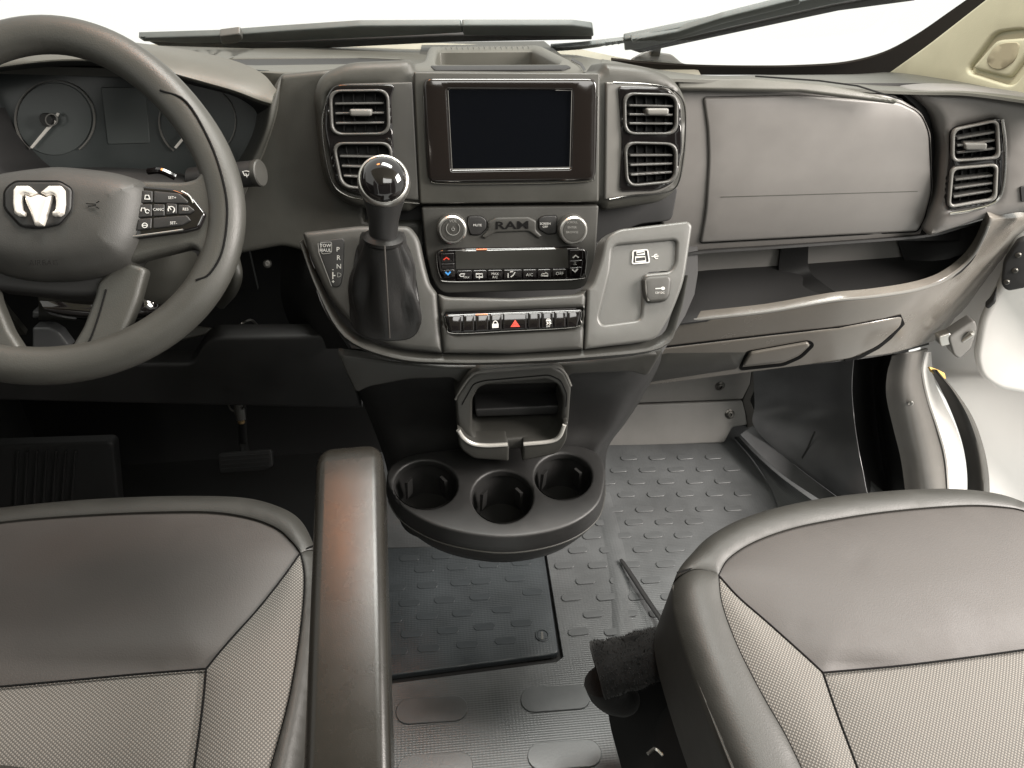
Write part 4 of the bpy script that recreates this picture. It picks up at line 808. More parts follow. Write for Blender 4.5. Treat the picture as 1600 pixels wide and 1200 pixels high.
def scale_ring(pts, k, z, cx_=0.0, cy_=0.0):
    p3 = [P(p.x, p.y, z=ZC) for p in pts]; c3 = sum(p3, Vector()) / len(p3)
    return [Vector((c3.x + (p.x - c3.x) * k + cx_, c3.y + (p.y - c3.y) * k + cy_, z)) for p in p3]
loft('tub_band', 'dark', LC, [scale_ring(rim, 1.0, ZC - .006), scale_ring(rim, 1.012, ZC - .02), scale_ring(rim, 1.018, ZC - .034), scale_ring(rim, 1.010, ZC - .037), scale_ring(rim, .98, ZC - .037)])
line_tube_pts = [p for p in scale_ring(rim, 1.016, ZC - .035)]
tube('tub_edge', 'fascia', LC, line_tube_pts[30:66], .0016, 8)
loft('tub_bowl', 'dark', LC, [scale_ring(rim, .985, ZC - .034), scale_ring(rim, .97, ZC - .06, 0, .004), scale_ring(rim, .90, ZC - .09, 0, .012), scale_ring(rim, .78, ZC - .115, 0, .025), scale_ring(rim, .5, ZC - .125, 0, .04)], cap1=True)
# ------------------------------------------------------------------ gear selector
GS = thing('gear_selector', 'black gear lever with glossy knob, chrome ring and leather boot', 'gear lever', LW.at(603, 470))
base_o = crv([(560, 384), (580, 374), (610, 372), (636, 384), (648, 430), (655, 478), (655, 510), (640, 528), (605, 531), (572, 526), (551, 508), (547, 470), (552, 425)], 4, True)
bo3 = [LW.at(p.x, p.y, .001) for p in base_o]
kb = P(600, 286, d=.835); nk = P(599, 368, d=.872)
ax = (kb - nk).normalized()
s1 = ax.cross(Vector((0, -1, .6))).normalized(); s1 = RT - ax * RT.dot(ax); s1.normalize(); s2 = ax.cross(s1)
rings = [bo3]; n_ = len(bo3); bc = sum(bo3, Vector()) / n_
def nring(c_, r1, r2, ph=0):
    out = []
    for p in bo3:
        v = p - bc; a = math.atan2(v.dot(s2), v.dot(s1)); out.append(c_ + s1 * (r1 * math.cos(a)) + s2 * (r2 * math.sin(a)))
    return out
neck = nring(nk, .021, .021)
for t in (.06, .14, .26, .4, .55, .7, .84, .95, 1.0):
    rg = []
    for i, (a, b) in enumerate(zip(bo3, neck)):
        ang = 2 * math.pi * i / n_
        bulge = 1 + .10 * math.sin(math.pi * min(1, t * 1.1)) 
        fold = 1 + (.30 * (abs(math.sin(2.5 * ang + 2.2 * t + .4)) - .62) + .09 * math.sin(7 * ang - 5 * t + 1)) * math.sin(math.pi * min(1, t * .9 + .1)) ** .8
        cc = bc.lerp(nk, t); q = a.lerp(b, t ** .72)
        # horizontal shrink runs ahead of the rise near the neck
        ctr = bc.lerp(nk, t); off_ = (a - bc) * (1 - t ** .8) + (b - nk) * (t ** .8)
        rg.append(ctr + off_ * bulge * fold)
    rings.append(rg)
loft('boot', 'boot', GS, rings, sharp=80)
lp = []
for t in [i / 16 for i in range(17)]:
    a = LW.at(609, 528, .002); b = P(601, 384, d=.848); m_ = a.lerp(b, t); m_ += (C - m_).normalized() * (.012 * math.sin(math.pi * t) + .004); lp.append(m_)
tube('stitch_seam', 'thread', GS, lp, .0009, 6)
ribbon('boot_gap', 'letter_dark', GS, [[*[tuple(p) for p in base_o], tuple(base_o[0])]], 2.2, LW, .0008)
lathe('boot_collar', 'boot', GS, nk - ax * .006, ax, [(.020, -.004), (.024, 0), (.0245, .004), (.021, .007), (.019, .008)], 28)
K_ = (kb - nk).length
lathe('knob_stem', 'dark', GS, nk, ax, [(.0165, 0), (.0172, .010), (.0175, .02), (.020, K_ * .5), (.0235, K_ * .7), (.0265, K_ * .9), (.0275, K_), (.0265, K_ + .009), (.023, K_ + .018), (.015, K_ + .025), (0, K_ + .027)], 36, sharp=80)
kn = (C - kb).normalized() * .85 + Vector((0, -.1, .35)); kn.normalize()
lathe('knob_ring', 'silver', GS, kb + kn * .006, kn, [(.0275, -.010), (.0296, -.003), (.0292, .004), (.0272, .0105), (.0256, .0108), (.0253, .008)], 40, sharp=80)
lathe('knob_cap', 'piano', GS, kb + kn * .006, kn, [(.0256, .002), (.0256, .0095), (.0240, .0135), (.0198, .0185), (.013, .0225), (.0055, .0242), (0, .0245)], 40, sharp=80)
# ------------------------------------------------------------------ steering wheel
WC = P(74, 310, d=.755)
WT = 44
WN = tilted(WC, WT); XC = WC.x
SWH = thing('steering_wheel', 'dark grey leather steering wheel with silver emblem on its hub', 'steering wheel', WC)
cl_px = [(22, 50), (60, 51), (110, 57), (160, 73), (210, 100), (255, 137), (295, 182), (325, 228), (344, 272), (353, 312), (352, 355), (342, 402), (321, 448), (285, 490), (235, 526), (175, 553), (115, 568), (96, 571)]
half = [WN.at(x_, y_) for x_, y_ in cl_px]
half = [p for p in half if p.x > XC + .004]
t_ = half[0].copy(); t_.x = XC; b_ = half[-1].copy(); b_.x = XC
wu = Vector((0, math.sin(math.radians(WT)), math.cos(math.radians(WT))))
th_ = np.array([math.atan2(p.x - XC, (p - WC).dot(wu)) for p in half]); rr_ = np.array([math.hypot(p.x - XC, (p - WC).dot(wu)) for p in half])
co_ = np.linalg.lstsq(np.stack([np.cos(k * th_) for k in range(5)], 1), rr_, rcond=None)[0]
lp3 = []
for i in range(120):
    a = 2 * math.pi * i / 120; r_ = sum(co_[k] * math.cos(k * a) for k in range(5)); lp3.append(WC + Vector((1, 0, 0)) * (r_ * math.sin(a)) + wu * (r_ * math.cos(a)))
n_ = len(lp3); rings = []
for i, p in enumerate(lp3):
    t = (lp3[(i + 1) % n_] - lp3[i - 1]).normalized(); o1 = WN.n; o2 = t.cross(o1).normalized()
    rings.append([p + o1 * (.0165 * math.cos(2 * math.pi * k / 18)) + o2 * (.0195 * math.sin(2 * math.pi * k / 18)) for k in range(18)])
loft('rim', 'wheel_leather', SWH, rings + [rings[0]], sharp=80)
sp_o = rp([(249, 141, 3), (292, 160, 12), (328, 222, 14), (348, 285, 14), (354, 335, 14), (346, 392, 14), (326, 426, 10), (306, 436, 3), (313, 412, 10), (310, 392, 12), (298, 384, 10), (240, 398, 8), (195, 410, 0), (185, 290, 0), (222, 281, 6), (286, 283, 10), (308, 277, 12), (314, 260, 12), (306, 238, 14), (284, 205, 14), (262, 168, 10)], 8)
s_ = skin('spoke', 'wheel_leather', SWH, sp_o, WN, .016, .006, sp=14, off=.010, back=True); mirror(s_, XC, SWH)
line_tube('rim_seam', 'letter_dark', SWH, [(250, 141), (291, 159), (328, 222), (349, 285), (355, 335), (347, 393), (327, 428), (306, 438)], WN, .0160, .0012)
# button pod
bp = skin('button_pod', 'piano', SWH, rp([(214, 289, 3), (272, 294, 8), (300, 306, 8), (321, 333, 5), (311, 356, 6), (288, 362, 6), (206, 373, 3)], 5), WN, .008, .003, sp=18, off=.0155); mirror(bp, XC, SWH)
line_tube('pod_edge', 'silver', bp, [(208, 369.5), (250, 364), (286, 359)], WN, .017, .0010); line_tube('pod_edge', 'silver', bp, [(284, 299), (296, 306), (302, 317)], WN, .017, .0009)
for pl_ in ([(222, 297), (238, 298), (238, 316), (218, 317)], [(240, 298), (280, 302), (294, 314), (292, 318), (240, 317)], [(217, 319), (237, 318.5), (237, 338), (215, 340)], [(239, 318.5), (257, 319), (257, 337), (239, 338)], [(259, 317), (276, 318), (276, 334), (259, 336)], [(278, 319), (294, 320), (304, 328), (296, 334), (278, 335)], [(215, 342), (237, 340), (236, 357), (213, 360)], [(239, 340), (292, 336), (298, 344), (284, 352), (239, 357)]):
    skin('button', 'dark', bp, rp(pl_, 2.5), WN, .005, .0012, sp=20, off=.0175)
WI = Surf(WN.p + WN.n * .0177, WN.n)
text('SET+', 'white_ink', bp, 269, 309, 6, WI); text('CANC', 'white_ink', bp, 247.5, 327.5, 6, WI); text('RES', 'white_ink', bp, 290, 327, 6, WI); text('SET-', 'white_ink', bp, 271, 348.5, 6, WI)
ribbon('cruise_mark', 'white_ink', bp, [arc(267.5, 327.5, 5, 5, -60, 210, 14), [(267.5, 328), (263, 322)]], 1.3, WI)
ribbon('lane_mark', 'white_ink', bp, [[(226, 311), (227, 305), (232, 305), (234, 311), (226, 311)]], 1.1, WI); ribbon('distance_mark', 'white_ink', bp, [[(220, 330), (221, 325), (226, 325), (227, 330)], arc(230, 330, 3, 3, 0, 320, 10)], 1.1, WI)
ribbon('assist_mark', 'white_ink', bp, [ell(226, 352, 4, 3.6, 14) + [ell(226, 352, 4, 3.6, 14)[0]], [(222, 352), (230, 352)]], 1.1, WI)
# hub
hubR = crv([(40, 247), (80, 247), (130, 251), (175, 258), (208, 270), (221, 284), (221, 310), (214, 345), (203, 380), (186, 406), (150, 422), (110, 430), (82, 432)], 5)
h3 = [WN.at(p.x, p.y) for p in hubR]; h3 = [p for p in h3 if p.x > XC + .003]
def px_of(q):
    v = q - C; d_ = v.dot(FW); return (800 + FPX * v.dot(RT) / d_, 600 - FPX * v.dot(UP) / d_)
hubfull = [px_of(p) for p in h3] + [px_of(Vector((2 * XC - p.x, p.y, p.z))) for p in reversed(h3)]
def hubprof(xy, d, mpp):
    e = .03; return np.where(d < e, -e + np.sqrt(np.maximum(e * e - (e - np.minimum(d, e)) ** 2, 0)), 0) + .010 * (1 - np.exp(-d / .05))
HUBOFF = .034
skin('airbag_cover', 'airbag', SWH, hubfull, WN, .05, .03, sp=14, off=HUBOFF - .004, prof=hubprof, back=False)
HB = Surf(WN.p + WN.n * (HUBOFF + .0036), WN.n)
em = rp([(12, 291, 5), (24, 283, 5), (93, 283, 5), (112, 294, 6), (111, 328, 8), (92, 350, 6), (62, 356, 6), (32, 354, 6), (6, 326, 8), (6, 300, 5)], 5)
eb = skin('emblem_plate', 'dark', SWH, em, HB, .006, .003, sp=14, off=.0025)
ribbon('emblem_gap', 'letter_dark', eb, [[*em, em[0]]], 2.5, HB, .0012)
def Z7(pts): return [(x_ * .3, 260 + y_ * .3) for x_, y_ in pts]
horn = [(185, 132), (140, 95), (78, 95), (60, 118), (58, 190), (66, 240), (85, 254), (118, 254), (124, 236), (106, 222), (102, 186), (106, 152), (122, 142), (152, 152)]
face = [(122, 140), (152, 154), (193, 140), (234, 154), (264, 140), (258, 172), (236, 245), (216, 303), (172, 303), (150, 236), (124, 176)]
skin('ram_emblem', 'emblem', eb, rp(Z7(face), 1.5), HB, .006, .004, sp=6, off=.0085, sharp=None)
skin('ram_emblem', 'emblem', eb, rp(Z7(horn), 1.5), HB, .006, .004, sp=6, off=.009, sharp=None)
skin('ram_emblem', 'emblem', eb, rp(Z7([(386 - x_, y_) for x_, y_ in horn][::-1]), 1.5), HB, .006, .004, sp=6, off=.009, sharp=None)
ribbon('horn_mark', 'letter_dark', SWH, [[(134, 318), (150, 319)], [(137, 322), (150, 321)], [(150, 317), (155, 314)], [(150, 323), (155, 326)]], 1.3, HB, .0009)
text('AIRBAG', 'letter_dark', SWH, 68, 411, 12, HB, .0009, wide=1.1)
# lower hub and the two bottom legs
skin('lower_hub', 'black', SWH, rp([(-60, 400), (190, 400), (198, 425), (150, 462), (100, 462), (-20, 450)], 12), WN, .03, .006, sp=24, off=.002)
lg = skin('lower_leg', 'wheel_leather', SWH, rp([(150, 440, 8), (190, 404, 6), (228, 418, 8), (214, 470, 8), (184, 545, 12), (150, 560, 8), (96, 560, 0), (96, 542, 0), (110, 540, 8), (128, 510, 8), (146, 462, 4)], 8), WN, .014, .006, sp=12, off=.006, back=True); mirror(lg, XC, SWH)
line_tube('leg_seam', 'letter_dark', SWH, [(166, 452), (152, 500), (138, 535), (120, 551), (98, 555)], WN, .0065, .0009)
# column shroud and stalk
CS = thing('steering_column', 'dark steering column shroud with lever behind the wheel', 'steering column', P(200, 480, y=.95))
patch('shroud', 'dash', CS, [[P(60, 380, y=.90), P(180, 380, y=.88), P(270, 385, y=.88), P(310, 398, y=.92), P(325, 420, y=.98)],
      [P(60, 440, y=.89), P(180, 440, y=.87), P(265, 440, y=.87), P(305, 440, y=.91), P(322, 450, y=.98)],
      [P(60, 480, y=.90), P(170, 485, y=.88), P(255, 480, y=.88), P(290, 476, y=.92), P(312, 470, y=.98)],
      [P(60, 500, y=.96), P(160, 500, y=.96), P(245, 498, y=.96), P(275, 490, y=.97), P(295, 480, y=.99)]], 5, 5, thick=.003)
patch('lever_shroud', 'piano', CS, [[P(62, 470, y=.86), P(100, 472, y=.86), P(150, 476, y=.86), P(205, 470, y=.86), P(250, 464, y=.88), P(266, 474, y=.9)],
      [P(70, 484, y=.85), P(100, 490, y=.85), P(150, 494, y=.85), P(205, 492, y=.85), P(250, 484, y=.87), P(262, 482, y=.9)], [P(80, 492, y=.87), P(110, 498, y=.87), P(150, 500, y=.87), P(205, 498, y=.87), P(245, 492, y=.88), P(255, 488, y=.9)]], thick=.004)
tube('tilt_lever', 'dash', CS, crv([P(345, 475, y=.95), P(362, 455, y=.93), P(370, 430, y=.93), P(366, 405, y=.95)], 5), .008, 12)
skin('ignition_cover', 'kick', CS, rp([(50, 512), (78, 512), (92, 520), (110, 544), (50, 546)], 4), tilted(P(75, 530, y=.93), 10), .02, .004, sp=16)
skin('ignition_cover', 'kick', CS, rp([(50, 486), (64, 488), (68, 496), (50, 498)], 3), tilted(P(75, 530, y=.95), 10), .02, .003, sp=16)
skin('side_flap', 'dash', CS, rp([(270, 518), (300, 508), (332, 512), (322, 522), (280, 532)], 4), tilted(P(300, 520, y=.95), 40), .01, .003, sp=14)
# column top behind the wheel
patch('upper_shroud', 'dark', CS, [[P(60, 262, y=.95), P(190, 262, y=.95), P(260, 268, y=.95), P(330, 278, y=.96)], [P(60, 290, y=.88), P(190, 290, y=.88), P(255, 300, y=.885), P(320, 300, y=.92)], [P(60, 400, y=.88), P(190, 400, y=.87), P(265, 400, y=.875), P(320, 400, y=.93)]], thick=.004)
tube('paddle', 'piano', CS, crv([P(232, 268, y=.88), P(252, 267, y=.875), P(274, 277, y=.875)], 4), [.004] * 9, 8)
WK = thing('wiper_stalk', 'black wiper stalk end with white wiper symbol right of the wheel', 'stalk', P(390, 270, y=.93))
a, b = P(300, 280, y=.93), P(400, 271, y=.91)
tube('stalk', 'dark', WK, [a, a.lerp(b, .55), a.lerp(b, .7), b], [.0145, .0155, .0160, .0160], 24)
lathe('end_cap', 'fascia', WK, b, (b - a), [(.0160, -.001), (.0168, .001), (.0168, .006), (.0155, .0075), (0, .008)], 28)
WKS = Surf(b.lerp(a, .12) + Vector((0, -.0168, .004)), (0, -1, .35))
ribbon('wiper_mark', 'white_ink', WK, [[(379, 268), (384, 267), (390, 268), (388, 274), (382, 274), (379, 268)], [(384, 271), (386, 277)]], 1.2, WKS, .001)
# ------------------------------------------------------------------ pedals
bpD = thing('brake_pedal', 'dark ribbed rubber brake pedal in the shadowed driver footwell', 'pedal', P(383, 730, y=1.16))
PS_ = tilted(P(383, 725, y=1.14), 35)
pp_ = skin('pad', 'black', bpD, rp([(340, 709), (424, 702), (426, 730), (412, 736), (342, 740)], 6), PS_, .012, .003, sp=20)
for i in range(4): skin('tread', 'black', pp_, rp([(345, 713 + i * 6.5), (421, 708 + i * 6.5), (421, 710.5 + i * 6.5), (345, 715.5 + i * 6.5)], 1), PS_, .004, .0008, sp=40, off=.002)
tube('pedal_arm', 'black', bpD, [PS_.at(383, 715, -.012), P(380, 690, y=1.2), P(376, 600, y=1.19)], .009, 10)
sw_ = thing('pedal_switch', 'small brass-tipped pedal switch hanging above brake pedal', 'switch', P(375, 650, y=1.1))
tube('body', 'seal', sw_, [P(372, 628, y=1.12), P(374, 640, y=1.11), P(377, 656, y=1.10)], [.008, .010, .009], 12); lathe('tip', 'brass', sw_, P(377, 659, y=1.098), (.1, -.7, -.5), [(.006, -.004), (.007, .002), (.004, .005), (0, .005)], 14)
tube('bracket', 'bolt', sw_, crv([P(356, 630, y=1.11), P(362, 641, y=1.11), P(374, 643, y=1.105), P(384, 630, y=1.11)], 4), .002, 8)
fr = thing('foot_rest', 'dark ribbed plastic foot rest at the far left footwell', 'foot rest', P(70, 800, y=1.0))
FR = tilted(P(70, 760, y=1.10), 15)
skin('plate', 'black', fr, rp([(-120, 700), (176, 690), (186, 800), (190, 850), (-120, 860)], 10), FR, .03, .006, sp=40)
for i in range(7): skin('rib', 'black', fr, rp([(25 + i * 15, 706), (28.5 + i * 15, 706), (24 + i * 14.6, 800), (20 + i * 14.6, 800)], 1.5), FR, .006, .0014, sp=50, off=.006)

# the dashboard carries on to the left of the instruments, as far as the door
fk = [o for o in DB.children if o.name.startswith('binnacle_flank')][0]; fk2 = mirror(fk, XC, DB); fk2.data.materials[0] = MATS['black']  # left flank turned black to hold the shade beside the instruments
def topz(x_, y_): return TOP.p.z - ((x_ - TOP.p.x) * TOP.n.x + (y_ - TOP.p.y) * TOP.n.y) / TOP.n.z
XL = 2 * XC + .285
patch('upper_pad', 'dashtop', DB, [[Vector((x_, y_, topz(x_, y_))) for x_ in (-1.09, -.9, -.7, -.5, -.42)] for y_ in (1.40, 1.2, 1.03)], 3, 3, thick=.01)
patch('dash_face', 'dash', DB, [[Vector((x_, y_, z_)) for x_ in (-1.09, -.98, XL - .03, XL)] for y_, z_ in ((1.03, topz(-.9, 1.03)), (.985, .93), (.955, .82), (.95, .70), (.97, .62))], 3, 4, thick=.01)
patch('cluster_closure', 'black', DB, [[Vector((x_, 1.075, z_)) for x_ in (-1.09, -.7, -.42)] for z_ in (.97, .8, .62)], 2, 2, thick=.01)
# ------------------------------------------------------------------ seats
def soft(puff=.012, s=.022, roll=None, rr=.04, depth=.05, wr=None):
    """upholstered panel: drops into its seams, rolls off along the outer edge"""
    def f(xy, d, mpp):
        h = puff * (1 - np.exp(-d / s))
        if roll is not None:
            D = dist(xy, roll) * mpp; e = rr
            h = h + np.where(D < e, depth / e * (-e + np.sqrt(np.maximum(e * e - (e - np.minimum(D, e)) ** 2, 0))), 0)
        if wr is not None:
            for (x_, y_, sx, sy, a) in wr: h = h + a * np.exp(-((xy[:, 0] - x_) / sx) ** 2 - ((xy[:, 1] - y_) / sy) ** 2)
        return h
    return f
def T(l): return [tuple(p) for p in l]
# passenger seat
PS2 = thing('passenger_seat', 'right seat with grey leather edges and pale woven centre', 'seat', P(1400, 1000, z=.25))
SR = Surf((0, .66, .50), (0, -.09, 1))
outerR = T(crv([(1176, 1290), (1150, 1210), (1110, 1110), (1078, 1020), (1060, 960), (1054, 918), (1062, 884), (1084, 856), (1112, 829), (1160, 803), (1229, 782), (1320, 766), (1440, 756), (1530, 758), (1600, 774), (1680, 818), (1745, 900), (1790, 1000), (1810, 1100)], 5))
seamF = T(crv([(1122, 898), (1138, 872), (1178, 846), (1240, 824), (1320, 808), (1400, 797), (1500, 789), (1560, 790), (1610, 799), (1680, 836), (1730, 905), (1760, 1000)], 5))
seamS = T(crv([(1122, 898), (1128, 945), (1152, 1010), (1190, 1085), (1230, 1155), (1275, 1250)], 5))
diag = T(crv([(1122, 898), (1154, 933), (1200, 973), (1258, 1025), (1286, 1051)], 5))
back_ = T(crv([(1286, 1051), (1400, 1041), (1500, 1029), (1610, 1014), (1700, 1000), (1760, 1000)], 5))
mid = T(crv([(1286, 1051), (1308, 1115), (1338, 1195), (1360, 1260)], 5))
i_o = min(range(len(outerR)), key=lambda i: (outerR[i][0] - 1058) ** 2 + (outerR[i][1] - 895) ** 2)
# front border, side border
cutL = T(crv([(1058, 895), (1085, 888), (1108, 892), (1122, 898)], 4))
skin('front_border', 'leather_dark', PS2, outerR[i_o:] + [(1760, 1000)] + seamF[::-1][1:] + cutL[::-1][1:-1], SR, .13, .002, sp=12, prof=soft(.006, .008, outerR, .035, .016), off=.004)
skin('side_border', 'leather_dark', PS2, outerR[:i_o + 1] + cutL[1:] + seamS[1:] + [(1240, 1290)], SR, .13, .002, sp=12, prof=soft(.006, .008, outerR, .035, .024), off=.004)
skin('thigh_panel', 'leather', PS2, seamF + back_[::-1][1:] + diag[::-1][1:-1], SR, .03, .002, sp=14, prof=soft(.012, .035, wr=[(1245, 980, 9, 7, -.003), (1336, 880, 14, 14, -.0015), (1330, 1040, 60, 10, -.006)]), off=-.002)
skin('bolster', 'fabric', PS2, seamS[::-1] + diag[1:] + mid[1:], SR, .03, .002, sp=12, prof=soft(.012, .02), off=0)
skin('centre_panel', 'fabric', PS2, back_ + [(1790, 1100), (1700, 1260)] + mid[::-1][:-1], SR, .03, .002, sp=16, prof=soft(.010, .03), off=-.004)
for s_ in (seamF, seamS, diag, back_, mid, cutL): line_tube('seam', 'letter_dark', PS2, s_, SR, .0012, .0013, 1)
# plastic shield, frame and lever at the side of the seat
def side(px, py, x_): return P(px, py, x=x_)
patch('side_shield', 'dark', PS2, [[P(1054, 925, z=.455), P(1062, 985, z=.45), P(1092, 1070, z=.445), P(1140, 1190, z=.44), P(1165, 1260, z=.44)],
      [P(1054, 960, z=.42), P(1064, 1020, z=.41), P(1090, 1110, z=.40), P(1128, 1210, z=.39), P(1150, 1280, z=.39)], [P(1058, 1000, z=.36), P(1066, 1060, z=.34), P(1088, 1150, z=.33), P(1110, 1240, z=.32), P(1130, 1300, z=.32)]], 5, 5, thick=.006)
tube('shield_piping', 'leather_dark', PS2, [p - Vector((.001, 0, 0)) for p in crv([P(1053, 915, z=.475), P(1060, 960, z=.472), P(1080, 1030, z=.468), P(1112, 1115, z=.465), P(1150, 1210, z=.462)], 6)], .0022, 8)
sbx = [P(1030, 1000, z=.34), P(1048, 1010, z=.33), P(1080, 1110, z=.31), P(1110, 1220, z=.30)]
tube('side_lever', 'black', PS2, crv([P(1036, 1004, z=.36), P(1046, 1050, z=.35), P(1070, 1130, z=.34), P(1098, 1230, z=.33)], 6), .0085, 12)
patch('base_and_shade', 'black', PS2, [[P(948, 1090, z=.14), P(955, 1140, z=.11), P(985, 1250, z=.08)], [P(1040, 1030, z=.24), P(1050, 1110, z=.22), P(1080, 1240, z=.2)], [P(1100, 1000, z=.34), P(1130, 1110, z=.32), P(1160, 1240, z=.3)]], thick=.006)  # frame side, spread out in black over the floor that lies in shade
q0 = P(975, 1080, z=.22)
loft('seat_base', 'black', PS2, [[Vector((.13, -.1, 0)), Vector((.66, -.1, 0)), Vector((.66, .50, 0)), Vector((.16, .50, 0))], [Vector((.15, -.1, .2)), Vector((.66, -.1, .2)), Vector((.66, .52, .2)), Vector((.18, .50, .2))], [Vector((.26, -.1, .40)), Vector((.66, -.1, .40)), Vector((.66, .56, .40)), Vector((.27, .54, .40))]], cap1=True)  # base drawn out to the left, its black also stands for floor shade
tube('spring', 'silver', PS2, crv([P(1012, 1178, z=.21), P(1024, 1170, z=.21), P(1036, 1180, z=.21)], 4), .0025, 8)
# felt sleeve and strap
FS = thing('buckle_sleeve', 'black felt sleeve wrapped around the buckle beside right seat', 'sleeve', P(980, 1050, z=.25))
ca, cb = P(934, 1048, z=.27), P(1075, 1010, z=.30)
rg = []; rnd = random.Random(3); axs = (cb - ca).normalized(); u1 = axs.cross(Vector((0, 0, 1))).normalized(); u2 = u1.cross(axs)
ph = [rnd.uniform(-1, 1) for _ in range(200)]
for i in range(13):
    t = i / 12; c_ = ca.lerp(cb, t); r0_ = .040 - .004 * t
    rg.append([c_ + u1 * (math.cos(2 * math.pi * k / 24) * r0_ * (1 + .09 * ph[(i * 7 + k) % 200])) + u2 * (math.sin(2 * math.pi * k / 24) * r0_ * .92 * (1 + .10 * ph[(i * 5 + k * 3) % 200])) for k in range(24)])
inn = [[rg[0][k].lerp(ca, .12) + axs * -.002 for k in range(24)], [rg[0][k].lerp(ca, .2) + axs * .05 for k in range(24)]]
loft('sleeve', 'felt', FS, [inn[1], inn[0]] + rg, True, True, sharp=80)
fz_bm = bmesh.new()
for _ in range(5200):
    i = rnd.randrange(0, 12); k = rnd.randrange(24); u_, v_ = rnd.random(), rnd.random()
    p = (rg[i][k] * (1 - u_) + rg[i][(k + 1) % 24] * u_) * (1 - v_) + (rg[i + 1][k] * (1 - u_) + rg[i + 1][(k + 1) % 24] * u_) * v_
    c_ = ca.lerp(cb, (i + v_) / 12); nrm = (p - c_).normalized(); dr_ = (nrm + Vector((rnd.uniform(-1, 1), rnd.uniform(-1, 1), rnd.uniform(-1, 1))) * .8).normalized()
    sd = dr_.cross(nrm + Vector((.01, .02, .03))).normalized() * .0006; tip = p + dr_ * rnd.uniform(.002, .006)
    fz_bm.faces.new([fz_bm.verts.new(p - nrm * .001 - sd), fz_bm.verts.new(p - nrm * .001 + sd), fz_bm.verts.new(tip)])
fz_ = finish('fuzz', fz_bm, 'felt', FS, smooth=False); fz_['kind'] = 'stuff'
FT = Surf(P(985, 1005, z=.31), (-.1, -.5, 1))
skin('flap', 'felt', FS, rp([(972, 996), (1000, 990), (1006, 1002), (978, 1008)], 2), FT, .006, .002, sp=10, off=.004)
tube('hanging_end', 'felt', FS, crv([P(946, 1062, z=.235), P(955, 1082, z=.21), P(985, 1098, z=.18)], 4), [.034, .034, .033, .032, .031, .03, .028, .026, .02], 16)
SP = thing('seat_strap', 'thin black strap lying on the floor by the right seat', 'strap', P(1010, 930, z=.01))
tube('strap', 'rubber', SP, crv([P(970, 874, z=.012), P(990, 904, z=.014), P(1012, 938, z=.018), P(1048, 990, z=.03)], 5), [.0035, .005, .005] + [.0055] * 13, 10, flat=.5)
skin('floor_sticker', 'sticker', fl, [(1036, 962), (1055, 958), (1056, 985), (1040, 982)], FL, .002, .0003, sp=20, off=.003)
# driver's seat
DS = thing('driver_seat', 'left seat with dark leather front and pale woven centre', 'seat', P(150, 1000, z=.25))
SL = Surf((0, .73, .50), (0, -.09, 1))
outerL = T(crv([(-420, 1020), (-340, 900), (-240, 840), (-100, 797), (0, 785), (100, 775), (200, 769), (300, 767), (380, 770), (432, 783), (466, 803), (486, 838), (496, 880), (498, 940), (490, 1040), (474, 1150), (455, 1260)], 5))
sF = T(crv([(-380, 1010), (-300, 905), (-200, 855), (-90, 827), (0, 815), (60, 809), (150, 803), (250, 799), (330, 799), (390, 808), (432, 824), (456, 845), (470, 863)], 5))
sS = T(crv([(470, 863), (476, 900), (473, 960), (462, 1040), (448, 1110), (425, 1195), (405, 1260)], 5))
dg_ = T(crv([(470, 863), (440, 905), (400, 955), (355, 1005), (322, 1045)], 5))
bk_ = T(crv([(-380, 1010), (-300, 1080), (-150, 1085), (0, 1073), (100, 1064), (220, 1053), (322, 1045)], 5))
md = T(crv([(322, 1045), (318, 1090), (312, 1140), (304, 1195), (296, 1260)], 5))
cutD = T(crv([(470, 863), (480, 857), (492, 852)], 4))
i_o = min(range(len(outerL)), key=lambda i: (outerL[i][0] - 491) ** 2 + (outerL[i][1] - 852) ** 2); outerL[i_o] = cutD[-1]
skin('front_border', 'leather_dark', DS, outerL[:i_o + 1] + cutD[::-1][1:] + sF[::-1][1:], SL, .13, .002, sp=12, prof=soft(.006, .008, outerL, .03, .015), off=.004)
skin('side_border', 'leather_dark', DS, outerL[i_o:] + sS[::-1] + cutD[1:-1], SL, .13, .002, sp=10, prof=soft(.005, .006, outerL, .03, .022), off=.004)
skin('thigh_panel', 'leather', DS, sF + dg_[1:] + bk_[::-1][1:-1], SL, .03, .002, sp=14, prof=soft(.012, .035, wr=[(300, 812, 60, 8, -.002), (200, 1040, 200, 16, -.006)]), off=-.002)
skin('bolster', 'fabric', DS, dg_ + md[1:] + sS[::-1][:-1], SL, .03, .002, sp=12, prof=soft(.012, .02), off=0)
skin('centre_panel', 'fabric', DS, bk_[::-1][:-1] + [(-380, 1010), (-420, 1100), (-300, 1260)] + md[::-1][:-1], SL, .03, .002, sp=16, prof=soft(.010, .03), off=-.004)
for s_ in (sF, sS, dg_, bk_, md, cutD): line_tube('seam', 'letter_dark', DS, s_, SL, .0012, .0013, 1)
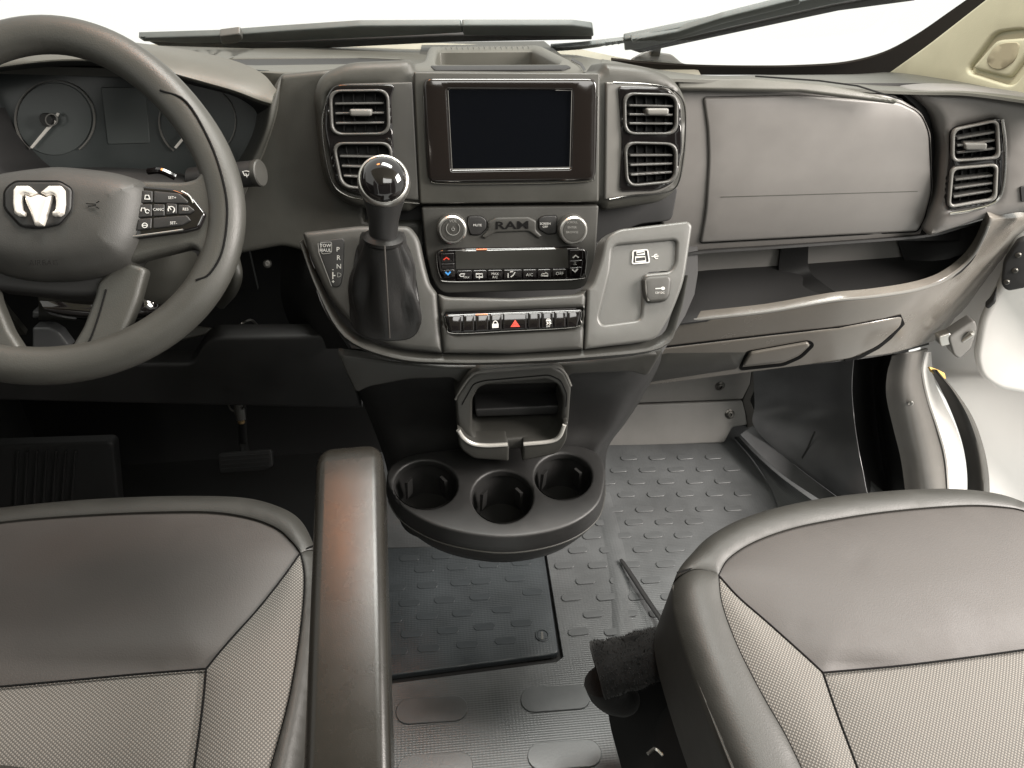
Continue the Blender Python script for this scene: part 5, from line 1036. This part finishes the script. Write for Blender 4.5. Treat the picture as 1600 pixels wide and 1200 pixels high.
loft('seat_base', 'black', DS, [[Vector((-.74, -.1, 0)), Vector((-.36, -.1, 0)), Vector((-.37, .55, 0)), Vector((-.74, .55, 0))], [Vector((-.76, -.1, .4)), Vector((-.36, -.1, .4)), Vector((-.36, .62, .4)), Vector((-.76, .62, .4))]], cap1=True)
SB2 = Surf(P(60, 1190, z=.56), (0, .5, 1))
skin('backrest_edge', 'leather_dark', DS, rp([(-300, 1230), (-200, 1190), (0, 1176), (60, 1184), (110, 1215), (140, 1300), (-300, 1300)], 20), SB2, .06, .02, sp=20)
skin('backrest_edge', 'leather_dark', DS, rp([(280, 1260), (310, 1196), (380, 1190), (440, 1194), (450, 1300), (280, 1300)], 14), Surf(P(380, 1200, z=.52), (0, .5, 1)), .05, .015, sp=20)
# armrest
AR = thing('armrest', 'long dark padded armrest of the left seat reaching forward', 'armrest', P(540, 1200, z=.60))
ca, cb = P(545, 712, d=.835), P(540, 1290, d=.60)
axs = (cb - ca).normalized(); u1 = Vector((1, 0, 0)); u1 = (u1 - axs * u1.dot(axs)).normalized(); u2 = u1.cross(axs); u2 = u2 if u2.z > 0 else -u2
prof_ = []
def sect(c_, hw, hh, rr, sag=0.0):
    out = []
    for (sx, sy) in ((1, 1), (-1, 1), (-1, -1), (1, -1)):
        base = {(1, 1): 0, (-1, 1): 90, (-1, -1): 180, (1, -1): 270}[(sx, sy)]
        for j in range(8):
            a = math.radians(base + 90 * j / 7); out.append(c_ + u1 * (sx * (hw - rr) + rr * math.cos(a)) + u2 * (sy * (hh - rr) + rr * math.sin(a)))
    return out
sec = []
for t, k, kh in ((-.022, .55, .35), (-.020, .72, .6), (-.015, .86, .8), (-.006, .96, .95), (.006, 1, 1), (.1, 1, 1), (.3, 1.0, 1), (.5, 1.0, 1), (.75, 1.0, 1), (1.0, 1.0, 1)):
    c_ = ca + axs * (t if t < 0.01 else (cb - ca).length * t); hw = .0375 * k
    sec.append(sect(c_ - u2 * .03, hw, .030 * kh, min(.012, hw * .6)))
loft('padding', 'armrest', AR, sec, True, True, sharp=70)
for o in list(bpy.data.objects):
    if '_base' in o.keys(): del o['_base']
